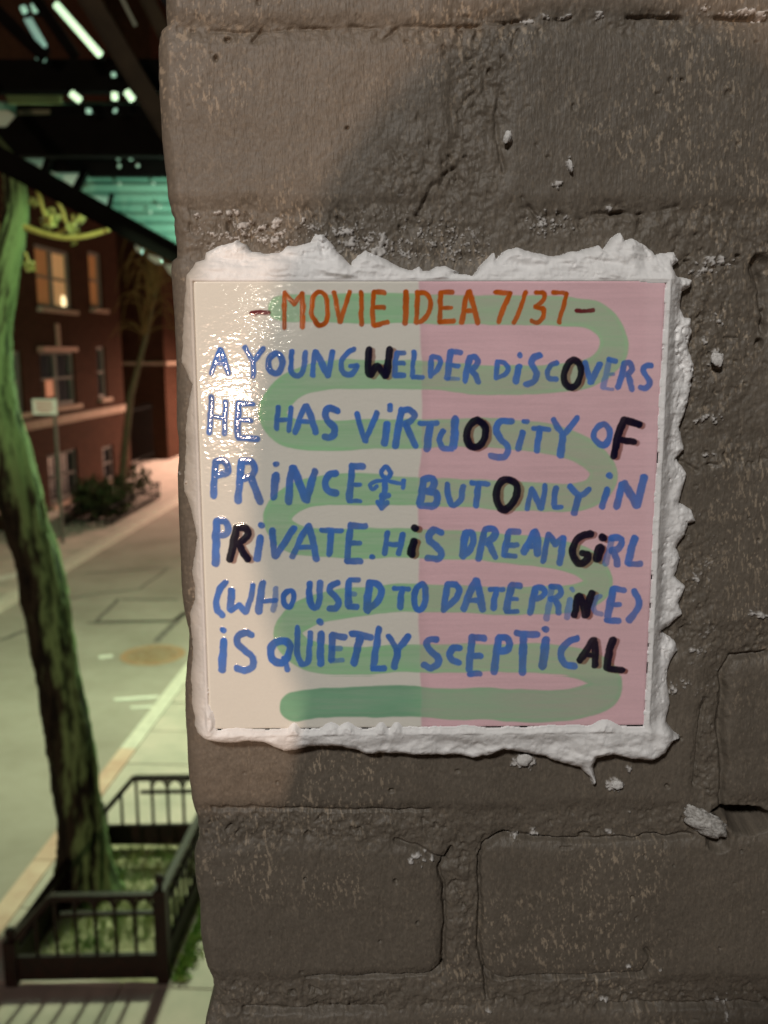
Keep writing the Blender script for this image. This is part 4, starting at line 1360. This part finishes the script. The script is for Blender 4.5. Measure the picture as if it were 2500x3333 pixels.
def far_plants():
    b0 = on_z(275, 1690, Z0); b1 = on_z(470, 1640, Z0)
    c = (b0 + b1) / 2; c[2] = Z0
    s, n = sn(c)
    bush = empty('planter_bush', tuple(c))
    tag(bush, 'dark low bush in a fenced bed at the far kerb', 'bush')
    lf = MB()
    for k in range(7):
        leaf_cloud(lf, c + SDIR * random.uniform(-1.5, 1.6) + NDIR * random.uniform(-.3, .35) + np.array([0, 0, random.uniform(.3, .6)]), (.5, .5, .4), 220, .08)
    lf.build('foliage', mat('dark_leaf', (.02, .026, .012), .9, spec=.05, noise=5, col2=(.06, .06, .03)), bush)
    M_ST = mat('stem', (.07, .05, .03), .8)
    for k in range(9):
        stx = MB()
        p = c + SDIR * random.uniform(-1.3, 1.3) + NDIR * random.uniform(-.2, .2)
        stx.tube([p, p + np.array([random.uniform(-.2, .2), random.uniform(-.2, .2), .6])], [.02, .008], 5); stx.build('stem', M_ST, bush)
    rail = empty('planter_rail', tuple(c)); tag(rail, 'low dark railing round the bush bed on the far pavement', 'railing')
    cs = [(s - 2.0, n - .55), (s + 1.9, n - .55), (s + 1.9, n + .5), (s - 2.0, n + .5)]
    for i in range(4):
        a, b_ = cs[i], cs[(i + 1) % 4]
        m = MB(); A, B = st(*a), st(*b_)
        for z in (.42, .12): m.bar(A + np.array([0, 0, z]), B + np.array([0, 0, z]), .03, .04)
        m.build('rail', M_DARKMET, rail)
        L = int(np.linalg.norm(B - A) / .16)
        for k in range(L):
            m = MB(); p = A + (B - A) * (k + .5) / L; m.tube([p, p + np.array([0, 0, .42])], .012, 5); m.build('picket', M_DARKMET, rail)
    tree = empty('thin_tree', tuple(c + SDIR * .6)); tag(tree, 'thin young tree with drooping orange lit twigs before the dark gap', 'tree')
    Y = (c + SDIR * .6)[1]
    tr = MB(); tr.tube([on_y(388, 1650, Y) , on_y(398, 1560, Y), on_y(408, 1440, Y), on_y(425, 1287, Y), on_y(448, 1200, Y), on_y(475, 1100, Y), on_y(500, 980, Y), on_y(520, 860, Y)], [.12, .10, .09, .08, .07, .055, .04, .02], 8)
    M_B2 = mat('thin_bark', (.08, .06, .04), .9, spec=.1, noise=9, col2=(.13, .09, .055))
    tr.build('trunk', M_B2, tree, True)
    tw = MB()
    for k in range(70):
        px, py = random.choice([(470, 1090), (490, 1010), (505, 930), (520, 870), (500, 960)])
        dx, dy = random.uniform(-110, 110), random.uniform(-190, -20)
        Yk = Y + random.uniform(-1, 1)
        P = [on_y(px, py, Y), on_y(px + dx * .5, py + dy * .9, (Y + Yk) / 2), on_y(px + dx, py + dy * .7, Yk), on_y(px + dx * 1.25, py + dy * .25 + 20, Yk)]
        tw.tube(catmull(P, n=4), np.linspace(.017, .005, 13), 4)
    tw.build('twigs', mat('twig', (.17, .095, .038), .9, spec=.1), tree)
far_plants()

# ------------------------------------------------------------------ the near tree
def near_tree():
    C = [(295,2915,196),(285,2850,170),(262,2653,143),(225,2400,141),(198,2233,135),(160,2022,139),(131,1853,135),(90,1727,135),(60,1600,138),(15,1400,125),(-14,1250,112),(-22,1100,108),(-12,1000,104),(12,880,96),(33,790,86),(52,700,74),(48,600,66),(30,535,60),(-10,480,55),(-80,400,50),(-170,290,40),(-300,120,24)]
    base = on_z(295, 2880, Z0); Y = base[1]
    root = empty('street_tree', tuple(base)); tag(root, 'leaning street tree with bark mossy green on its lit side inside the iron guard', 'tree')
    cen = []; rad = []
    for px, py, w in C:
        p = on_y(px, py, Y)
        dep = (p - CAM) @ AX_F
        cen.append(p); rad.append(w / 2 * dep / FPX)
    cen[0][2] = Z0 - .06
    cen = catmull([tuple(p) for p in cen], n=16)
    rad = np.interp(np.linspace(0, 1, len(cen)), np.linspace(0, 1, len(rad)), rad)
    n = 64; ph = np.linspace(0, 2 * math.pi, n + 1)
    L = np.concatenate([[0], np.cumsum(np.linalg.norm(np.diff(cen, axis=0), axis=1))])
    PH, LL = np.meshgrid(ph, L)
    LIT_SIDE = math.pi
    # fissured bark: long plates, wrapped seamlessly round the stem
    cxp, sxp = np.cos(PH) * 2.1, np.sin(PH) * 2.1
    fiss = fbm(cxp * 2.0 + LL * 2.1, sxp * 2.0 + LL * 4.2, 401, 4) + .8 * fbm(cxp * 4 + 3 + LL * 6.0, sxp * 4 - LL * 7.7, 405, 4, .6)
    R = rad[:, None] * (1 + .30 * fiss + .10 * fbm(cxp + LL * 1.3, sxp - LL, 409, 3))
    flare = np.exp(-L / .22)[:, None]
    R = R * (1 + .20 * flare * (1 + np.sin(PH * 5)))
    dx = np.gradient(cen, axis=0); dx /= np.linalg.norm(dx, axis=1)[:, None]
    a = np.cross(dx, np.array([0, 1.0, 0])); a /= np.linalg.norm(a, axis=1)[:, None]; b = np.cross(dx, a)
    P = cen[:, None, :] + R[..., None] * (np.cos(PH)[..., None] * a[:, None, :] + np.sin(PH)[..., None] * b[:, None, :])
    P[:, -1] = P[:, 0]
    lit_moss = sstep(-.14, .14, fbm(cxp * 1.4 + LL * 3.6, sxp * 1.4 - LL * 3, 413, 4) + .5 * fiss + .20 * np.cos(PH - LIT_SIDE) + .10 * sstep(2.6, 3.6, LL) - .06 * (1 - sstep(1.5, 2.3, LL)))  # moss also paints the light: greener on the lit side and higher up
    col = np.array([.026, .019, .012]) * (1 - lit_moss[..., None]) + np.array([.15, .22, .09]) * lit_moss[..., None]
    col = col * (1 + .5 * fbm(cxp * 6 + LL * 5, sxp * 6 - LL * 5, 417, 3)[..., None])
    col = col * (1 - .75 * sstep(.02, -.22, fiss))[..., None]
    col[:, -1] = col[:, 0]
    m = mat('lit_moss_bark', rough=.9, spec=.2, attr='Col', bump=.006, bscale=70)
    link('trunk', grid_mesh('trunk', P, attrs={'Col': col}), m, root)
    M_SH = mat('green_shoot', (.34, .30, .07), .6, noise=14, col2=(.50, .42, .13))
    def shoot(name, pts, r0, r1, dY=0.0):
        p = catmull([tuple(on_y(x, y, Y + dY * i / max(1, len(pts) - 1))) for i, (x, y) in enumerate(pts)], n=6)
        s = MB(); s.tube(p, np.linspace(r0, r1, len(p)), 8); return s.build(name, M_SH, root, True)
    shoot('branch', [(60, 730), (90, 742), (150, 762), (215, 774), (280, 768), (345, 750), (352, 746)], .021, .014, -.15)
    shoot('branch', [(120, 620), (132, 650), (142, 690), (160, 728), (166, 700)], .013, .012, -.1)
    shoot('branch', [(186, 650), (205, 690), (214, 720), (240, 748), (236, 700)], .014, .011, .1)
    shoot('branch', [(262, 700), (240, 735), (210, 748), (182, 762)], .012, .010, .1)
    shoot('branch', [(82, 820), (98, 868), (88, 880), (80, 850)], .009, .008, .1)
    shoot('branch', [(40, 640), (4, 745), (-30, 800)], .014, .010, .1)
    M_BUD = mat('bud', (.36, .40, .11), .6, noise=20, col2=(.52, .50, .20))
    for (x, y, rr, k) in ((162, 720, .05, 26), (168, 700, .05, 16), (240, 750, .035, 12), (236, 735, .03, 12), (95, 865, .035, 12), (8, 745, .04, 12), (105, 655, .03, 8), (240, 790, .02, 6), (262, 715, .03, 8)):
        lf = MB(); leaf_cloud(lf, on_y(x, y, Y), (rr, rr, rr), k * 2, .020); lf.build('leaf_cluster', M_BUD, root)
near_tree()

# ------------------------------------------------------------------ the iron tree guard
def tree_guard():
    root = empty('tree_guard', tuple((PA + PB) / 2)); tag(root, 'low dark iron tree guard with pickets and arches round the leaning tree', 'tree guard')
    A, B = PA.copy(), PB.copy()
    dv = SDIR * (sD - sA)
    Cc, D = A + dv, B + dv
    up = np.array([0, 0, 1.0])
    HT, HM, HB = .57, .455, .185
    def post(p, h):
        m = MB(); m.bar(p, p + up * h, .075, .075, (0, 1, 0)); m.build('post', M_GUARD, root)
        m = MB(); m.tube([p + up * h, p + up * (h + .03)], .018, 8); m.ball(p + up * (h + .055), .032); m.build('finial', M_GUARD, root, True)
    post(A, .62); post(B, .29); post(Cc, .62); post(D, .29)
    def side(p, q, sweep, hm=1.0):
        d = q - p; L = np.linalg.norm(d); e = d / L
        bq = .26 if sweep else 0.0
        w = .045
        m = MB(); m.bar(p + e * .04 + up * (HB / 2 + .012), q - e * .04 + up * (HB / 2 + .012), .03, HB - .025); m.build('base_board', M_GUARD, root)
        m = MB(); m.bar(p + e * .038 + up * HT, q - e * (bq + .0) + up * HT, w, .035)
        if sweep: m.bar(q - e * bq + up * HT, q - e * .03 + up * .30, w, .035, up)
        m.build('top_rail', M_GUARD, root)
        m = MB(); m.bar(p + e * .038 + up * HM, q - e * (bq + .05) + up * HM, .03, .022); m.build('mid_rail', M_GUARD, root)
        k = int(round((L - .08) / .117)); sp = (L - .08) / k
        for i in range(1, k):
            x = .04 + sp * i; t = HT
            if sweep and L - x < bq: t = .30 + (HT - .30) * (L - x - .03) / (bq - .03)
            m = MB(); m.tube([p + e * x + up * HB, p + e * x + up * (t - .01)], .012, 6); m.build('picket', M_GUARD, root)
        for i in range(k):
            x0 = .04 + sp * i
            if sweep and L - (x0 + sp) < bq + .02: continue
            pts = [p + e * (x0 + sp / 2 - math.cos(a) * sp / 2) + up * (HM + math.sin(a) * (HT - HM - .02)) for a in np.linspace(0, math.pi, 9)]
            m = MB(); m.tube(pts, .009, 5); m.build('arch', M_GUARD, root)
    side(A, B, True); side(Cc, D, True); side(A, Cc, False)
    # road side: a low board and rail only
    e = dv / np.linalg.norm(dv)
    m = MB(); m.bar(B + e * .04 + up * .10, D - e * .04 + up * .10, .03, .16); m.build('base_board', M_GUARD, root)
    m = MB(); m.bar(B + e * .04 + up * .275, D - e * .04 + up * .275, .045, .035); m.build('top_rail', M_GUARD, root)
tree_guard()

# grass in the pit and weeds along the guard
def grass():
    mb = MB()
    for _ in range(3400):
        u, v = random.random(), random.random()
        s = PIT[0] + .05 + u * (PIT[1] - PIT[0] - .1); n = PIT[2] + .05 + v * (PIT[3] - PIT[2] - .1)
        if fbm(np.array([s * 2.2]), np.array([n * 2.2]), 431, 3)[0] < -.02 + random.uniform(-.1, .1): continue
        p = st(s, n, Z0 - .02); a = random.uniform(0, 6.28); h = random.uniform(.03, .09); l = random.uniform(-.03, .03)
        w = np.array([math.cos(a), math.sin(a), 0]) * .006
        mb.add([p - w, p + w, p + np.array([l, random.uniform(-.03, .03), h])], [(0, 1, 2)])
    o = mb.build('grass', mat('grass', (.17, .30, .09), .7, noise=4, col2=(.40, .42, .19)))
    tag(o, 'short green grass in the soil inside the tree guard', 'grass', None, 'stuff')
    mb = MB()
    for _ in range(900):
        s = PIT[0] + random.random() * 1.5; n = PIT[2] - abs(random.gauss(0, .05)) - .02
        p = st(s, n, Z0); a = random.uniform(0, 6.28); h = random.uniform(.015, .07)
        w = np.array([math.cos(a), math.sin(a), 0]) * random.uniform(.006, .016)
        mb.add([p - w, p + w, p + np.array([random.uniform(-.03, .03), random.uniform(-.03, .03), h])], [(0, 1, 2)])
    o = mb.build('weeds', mat('weed', (.10, .24, .04), .6, noise=5, col2=(.24, .36, .09)))
    tag(o, 'green weeds growing along the foot of the guard by the pavement', 'weeds', None, 'stuff')
grass()

# ------------------------------------------------------------------ the elevated track overhead
def track():
    root = empty('elevated_track', tuple(on_y(300, 300, 7.5))); tag(root, 'black steel underside of the elevated railway with green siding', 'elevated railway')
    M_TEAL = mat('teal_siding', (.17, .40, .30), .55, noise=5, col2=(.25, .50, .38), stretch=(.4, .4, 3))
    M_MINT_LIT = mat('mint_lit', (.60, .85, .70), .5, noise=5, col2=(.70, .88, .76))  # pale mint copy of the teal siding with the light in its colour
    M_YEL = mat('dull_yellow_steel', (.36, .40, .16), .6)
    def plate(name, pts, Y, th, m, lab=None):
        f = [on_y(x, y, Y) for x, y in pts]; n = len(f)
        b = [p + np.array([0, th, 0]) for p in f]
        mb = MB(); mb.add(f + b, [tuple(range(n)), tuple(range(2 * n - 1, n - 1, -1))] + [(i, i + n, (i + 1) % n + n, (i + 1) % n) for i in range(n)])
        o = mb.build(name, m, root)
        if lab: o['label'] = lab
        return o
    def beam(name, p, q, Yp, Yq, wpx, depth, m=M_DARKMET):
        a = on_y(*p, Yp); b = on_y(*q, Yq)
        w = wpx / FPX * ((a - CAM) @ AX_F)
        mb = MB(); up = np.cross(b - a, [0, 1, 0]); mb.bar(a, b, depth, w, up)
        # flanges and rivets
        d = (b - a) / np.linalg.norm(b - a); u = np.cross(np.cross(d, up / np.linalg.norm(up)), d)
        for sg in (-1, 1): mb.bar(a + u * sg * w * .46 - np.array([0, depth * .75, 0]), b + u * sg * w * .46 - np.array([0, depth * .75, 0]), depth * .5, w * .08, up)
        return mb.build(name, m, root)
    # corrugated siding
    x0 = on_y(-120, 500, 8.3); x1 = on_y(660, 500, 8.3); zt = on_y(300, 330, 8.3)[2]; zb = on_y(300, 900, 8.3)[2]
    zs = np.arange(zb, zt, .008); xs = np.linspace(x0[0], x1[0] + 9.0, 24)
    Xg, Zg = np.meshgrid(xs, zs)
    Yg = 8.3 + .014 * np.sin(Zg * 2 * math.pi / .085) + .010 * np.sin(Zg * 2 * math.pi / .41)
    # its lower edge follows the stairs down to the right
    low = np.interp(Xg, [on_y(-120, 560, 8.3)[0], on_y(580, 960, 8.3)[0], on_y(900, 960, 8.3)[0]], [on_y(-120, 480, 8.3)[2], on_y(580, 842, 8.3)[2], on_y(900, 900, 8.3)[2]])
    Zg = np.maximum(Zg, low)
    link('siding', grid_mesh('siding', np.stack([Xg, Yg, Zg], -1)), M_TEAL, root)
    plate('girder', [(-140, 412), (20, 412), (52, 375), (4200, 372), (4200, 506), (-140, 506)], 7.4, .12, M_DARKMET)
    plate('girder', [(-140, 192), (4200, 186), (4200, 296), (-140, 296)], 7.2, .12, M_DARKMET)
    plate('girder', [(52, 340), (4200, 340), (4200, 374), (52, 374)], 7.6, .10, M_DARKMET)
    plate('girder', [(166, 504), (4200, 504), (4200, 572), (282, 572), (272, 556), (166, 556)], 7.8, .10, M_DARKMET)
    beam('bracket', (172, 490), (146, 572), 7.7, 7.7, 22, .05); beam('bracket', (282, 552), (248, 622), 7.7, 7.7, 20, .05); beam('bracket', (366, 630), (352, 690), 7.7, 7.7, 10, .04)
    beam('bracket', (56, 500), (20, 512), 7.7, 7.7, 26, .05)
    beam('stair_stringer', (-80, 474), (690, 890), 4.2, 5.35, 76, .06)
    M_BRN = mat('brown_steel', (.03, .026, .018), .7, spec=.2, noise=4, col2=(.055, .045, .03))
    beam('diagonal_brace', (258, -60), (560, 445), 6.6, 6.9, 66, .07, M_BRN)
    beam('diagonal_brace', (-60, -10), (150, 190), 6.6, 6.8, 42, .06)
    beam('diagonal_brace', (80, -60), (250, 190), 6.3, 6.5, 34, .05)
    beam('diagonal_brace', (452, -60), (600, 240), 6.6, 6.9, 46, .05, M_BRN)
    beam('tie_rod', (384, -30), (442, 84), 6.8, 6.9, 11, .02, mat('grey_rod', (.30, .36, .30), .5))
    plate('soffit_strip', [(16, 302), (200, 298), (198, 336), (28, 337)], 7.9, .03, M_YEL)
    plate('soffit_strip', [(60, 357), (162, 357), (162, 370), (60, 372)], 7.5, .02, mat('dim_yellow', (.16, .18, .10), .6))
    for pts in ([(438, 796), (462, 812), (462, 824), (446, 818)], [(480, 828), (522, 838), (530, 858), (508, 858), (484, 840)], [(534, 862), (566, 860), (575, 906), (552, 890)]):  # patches of lit siding below the stringer, as pale plates
        plate('lit_siding_patch', pts, 7.0, .03, M_MINT_LIT)
    for pts in ([(-40, 357), (30, 360), (54, 383), (18, 412), (-40, 410)], [(62, 506), (158, 503), (134, 546)], [(166, 560), (272, 558), (250, 614)], [(305, 637), (362, 642), (350, 672)]):  # lit gaps between the brackets, drawn as pale plates
        plate('lit_gap_patch', pts, 8.1, .02, M_MINT_LIT)
    for xc in (-.2, 4.6):
        zt_ = on_y(1250, 290, 7.55)[2]
        mb = MB(); mb.box((xc, 7.66, (zt_ + Z0) / 2), (.02, 0, 0), (0, .12, 0), (0, 0, (zt_ - Z0) / 2))
        for sg in (-1, 1): mb.box((xc, 7.66 + sg * .13, (zt_ + Z0) / 2), (.13, 0, 0), (0, .012, 0), (0, 0, (zt_ - Z0) / 2))
        mb.build('column', M_DARKMET, root)
    # bolts, the light they catch put into their pale colour
    mb_m = M_MINT_LIT
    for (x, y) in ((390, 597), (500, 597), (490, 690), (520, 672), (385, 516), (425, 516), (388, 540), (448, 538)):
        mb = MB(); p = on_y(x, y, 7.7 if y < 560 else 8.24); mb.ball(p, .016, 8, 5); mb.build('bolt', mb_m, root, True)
    return root
track()

M_GLOW = mat('tube_and_gap_glow', (.9, 1, .85), .4, emit=(.70, 1.0, .62), estr=1.25)  # lamp tube, also the glow of three lit gaps
M_GAP_GLOW = mat('gap_glow', (.5, .6, .5), .4, emit=(.42, .82, .60), estr=.55)  # glows in place of lit steel seen through gaps
def strip(p, q, w, Y, m, label, group='lit strips up in the steelwork'):  # first is a lamp; the rest are lit gaps made to glow
    a, b = on_y(*p, Y), on_y(*q, Y); r = w / 2 / FPX * ((a - CAM) @ AX_F)
    root = empty('glow_strip', tuple((a + b) / 2))
    tag(root, label, 'strip light', group)
    t = MB(); t.tube([a, a + (b - a) * .5, b], r, 10); t.build('tube', m, root, True)
    h = MB(); d = (b - a) / np.linalg.norm(b - a)
    up = np.array([0, 0, 1.0])
    h.bar(a - d * r + np.array([0, r * 1.3 + .012, 0]), b + d * r + np.array([0, r * 1.3 + .012, 0]), .02, r * 1.6, (0, 0, 1)); h.build('strip_back', M_DARKMET, root)
strip((182, 14), (326, 178), 23, 6.9, M_GLOW, 'long bright greenish strip light slanting under the dark track')
strip((232, 304), (260, 326), 22, 7.05, M_GLOW, 'short slanted glowing gap left of two others under the track')
strip((373, 302), (373, 324), 20, 7.05, M_GLOW, 'short upright glowing gap between two slanted ones under the track')
strip((412, 298), (432, 324), 22, 7.05, M_GLOW, 'short slanted glowing gap nearest the brick wall')
strip((282, 361), (296, 361), 15, 7.05, M_GAP_GLOW, 'small dim lit dot below the slanted glowing gap')
strip((373, 358), (377, 362), 15, 7.05, M_GAP_GLOW, 'small dim lit dot below the upright glowing gap')
strip((364, 243), (376, 243), 14, 7.05, M_GAP_GLOW, 'single dim lit dot above the upright strip')
strip((122, 180), (146, 190), 24, 6.9, M_GAP_GLOW, 'stubby glowing gap at the foot of the teal streak')
strip((90, 60), (142, 152), 26, 7.0, mat('teal_gap_glow', (.4, .5, .45), .4, emit=(.30, .55, .44), estr=.5), 'long dim teal streak left of the bright strip light')
strip((74, 22), (82, 40), 20, 6.9, M_GAP_GLOW, 'upper left small lit spot above the teal streak')
strip((108, 14), (116, 38), 18, 6.9, M_GAP_GLOW, 'small lit spot between the teal streak and the bright strip')

# ------------------------------------------------------------------ the landing and the person whose shadow falls on the wall
def person():
    zf = -1.64
    lan = MB(); lan.box((.35, -1.1, zf - .06), (1.1, 0, 0), (0, 1.09, 0), (0, 0, .06))
    struct('stair_landing', lan, M_CONC, 'concrete stair landing the photographer stands on in front of the wall', 'landing')
    root = empty('person', (-.05, -.80, zf))
    tag(root, 'person in dark hooded jacket holding up a phone, shadow on the brick wall', 'person')
    J = {}
    def sk(name, verts, edges, m, sub=2, parent=root):
        """verts: (x, y, z, rx[, ry])"""
        me = bpy.data.meshes.new(name)
        me.from_pydata([v[:3] for v in verts], edges, [])
        o = bpy.data.objects.new(name, me); COL.objects.link(o); me.materials.append(m)
        o.parent = parent
        if parent.type == 'EMPTY': o.matrix_parent_inverse = Matrix.Translation(-Vector(parent.location))
        md = o.modifiers.new('skin', 'SKIN'); md.use_smooth_shade = True
        lay = me.skin_vertices[0].data
        for i, v in enumerate(verts):
            lay[i].radius = (v[3], v[4] if len(v) > 4 else v[3]); lay[i].use_root = (i == 0)
        ss = o.modifiers.new('sub', 'SUBSURF'); ss.levels = ss.render_levels = sub
        return o
    hx = -.063
    M_SKIN = mat('skin', (.42, .25, .18), .55); M_JAC = mat('jacket', (.02, .02, .025), .8, noise=60, col2=(.03, .03, .035)); M_TRO = mat('trousers', (.03, .035, .05), .8); M_BOOT = mat('boots', (.03, .02, .015), .5); M_CAP = mat('hood', (.025, .025, .03), .9)
    V = [(-.05, -.80, -.72, .13, .11), (-.05, -.80, -.50, .13, .11), (-.055, -.79, -.28, .12, .10), (hx, -.775, -.19, .055), (hx, -.76, -.09, .066, .08), (hx, -.755, .01, .074, .09), (hx, -.76, .075, .05)]
    E_ = [(0, 1), (1, 2), (2, 3), (3, 4), (4, 5), (5, 6)]
    def arm(s):
        # shoulder, elbow, wrist, palm, fingers curled round the phone edge
        wx = -.062 if s < 0 else .075
        i0 = len(V)
        sh = (hx + s * .18, -.79, -.215, .058); el = (hx + s * .21, -.66, -.43, .042); wr = (wx + s * .025, -.40, -.14, .028); pa = (wx + s * .012, -.352, -.075, .030, .018)
        V.extend([sh, el, wr, pa]); E_.extend([(2, i0), (i0, i0 + 1), (i0 + 1, i0 + 2), (i0 + 2, i0 + 3)])
        for k, ln in enumerate((.026, .030, .028, .022)):
            z = -.055 + .019 * (1.5 - k) * 1.0
            f0 = len(V)
            V.extend([(wx + s * .004, -.332, z, .0085), (wx - s * .008, -.3125 - .004, z + .002, .008), (wx - s * ln * .8, -.3115 - .003, z + .003, .0068)])
            E_.extend([(i0 + 3, f0), (f0, f0 + 1), (f0 + 1, f0 + 2)])
        f0 = len(V)
        V.extend([(wx + s * .010, -.356, -.045, .011), (wx - s * .006, -.352, -.022, .009), (wx - s * .022, -.349, -.008, .0078)])
        E_.extend([(i0 + 3, f0), (f0, f0 + 1), (f0 + 1, f0 + 2)])
        return [sh, el, wr]
    arms = [arm(-1), arm(1)]
    legs = []
    for s in (-1, 1):
        i0 = len(V)
        L = [(-.05 + s * .085, -.80, -.80, .082), (-.05 + s * .095, -.785, -1.20, .056), (-.05 + s * .10, -.81, -1.57, .038), (-.05 + s * .11, -.70, -1.612, .028)]
        V.extend(L); E_.extend([(0, i0), (i0, i0 + 1), (i0 + 1, i0 + 2), (i0 + 2, i0 + 3)]); legs.append(L)
    sk('body', V, E_, M_SKIN)
    g = lambda v, a: (v[0], v[1], v[2], v[3] + a, (v[4] if len(v) > 4 else v[3]) + a)
    JV = [(-.05, -.80, -.80, .175, .14), (-.05, -.80, -.52, .165, .14), (-.055, -.79, -.30, .155, .125), (hx + .01, -.775, -.185, .13, .11), (hx + .015, -.785, -.125, .105, .10)]
    JE = [(0, 1), (1, 2), (2, 3), (3, 4)]
    for a in arms:
        i0 = len(JV); JV += [g(a[0], .022), g(a[1], .020), g(a[2], .014)]; JE += [(2, i0), (i0, i0 + 1), (i0 + 1, i0 + 2)]
    sk('jacket', JV, JE, M_JAC)
    TV = [(-.05, -.80, -.80, .15, .125)]; TE = []
    for L in legs:
        i0 = len(TV); TV += [g(L[0], .02), g(L[1], .022), g(L[2], .028)]; TE += [(0, i0), (i0, i0 + 1), (i0 + 1, i0 + 2)]
    sk('trousers', TV, TE, M_TRO)
    for L in legs:
        sk('boot', [(L[2][0], L[2][1], -1.585, .052), (L[2][0], L[2][1] + .06, -1.592, .048), (L[3][0], L[3][1] + .04, -1.60, .040)], [(0, 1), (1, 2)], M_BOOT)
    # hood pulled over the head, open towards the wall
    n, m_ = 40, 24
    th = np.linspace(0.02, math.pi * .92, m_)[:, None]; ph = np.linspace(math.radians(128), math.radians(412), n)[None, :]
    x = hx + .088 * np.sin(th) * np.cos(ph) * (1 + .10 * (th / 3)); y = -.765 + .118 * np.sin(th) * np.sin(ph); z = -.022 + .128 * np.cos(th) * np.ones_like(ph)
    hood = link('hood', grid_mesh('hood', np.stack([x, y, z], -1)), M_CAP, root)
    so_ = hood.modifiers.new('thick', 'SOLIDIFY'); so_.thickness = .012
    fc = MB(); fc.ball((hx, -.655, -.012), .013, sq=(.8, 1.2, 1.6)); fc.build('nose', M_SKIN, root, True)
    for s in (-1, 1):
        e = MB(); e.ball((hx + s * .030, -.672, .012), .011); e.build('eye', mat('eye', (.7, .68, .66), .2), root, True)
    mo = MB(); mo.ball((hx, -.668, -.055), .018, sq=(1.2, .5, .35)); mo.build('mouth', mat('lips', (.40, .16, .14), .5), root, True)
    ph_ = empty('phone', (.006, -.322, -.02)); tag(ph_, 'dark phone held up in both hands facing the wall', 'phone')
    b = MB(); c = np.array([.006, -.3245, -.010]); w, h, t = .0375, .077, .004; r = .009
    ol = [(sx * (w - r) + r * math.cos(a), sz * (h - r) + r * math.sin(a)) for (sx, sz, a0) in ((1, 1, 0), (-1, 1, 90), (-1, -1, 180), (1, -1, 270)) for a in np.radians(np.linspace(a0, a0 + 90, 6))]
    k = len(ol); fr = [c + np.array([p, t, q]) for p, q in ol]; bk = [c + np.array([p, -t, q]) for p, q in ol]
    b.add(fr + bk, [tuple(range(k)), tuple(range(2 * k - 1, k - 1, -1))] + [(i, (i + 1) % k, (i + 1) % k + k, i + k) for i in range(k)])
    b.build('case', mat('phone_case', (.03, .03, .035), .3), ph_)
    l = MB()
    for dx, dz in ((-.0265, .0635), (-.0265, .044), (-.0085, .053)):
        q = c + np.array([dx, t, dz]); l.tube([q, q + np.array([0, .002, 0])], .007, 16)
    l.build('lens_ring', mat('lens_glass', (.01, .01, .015), .05), ph_)
    sc = MB(); sc.box(c + np.array([0, -t - .0006, 0]), (w - .003, 0, 0), (0, .0005, 0), (0, 0, h - .003)); sc.build('screen', mat('screen', (.02, .02, .02), .1, emit=(.6, .55, .5), estr=.08), ph_)
person()
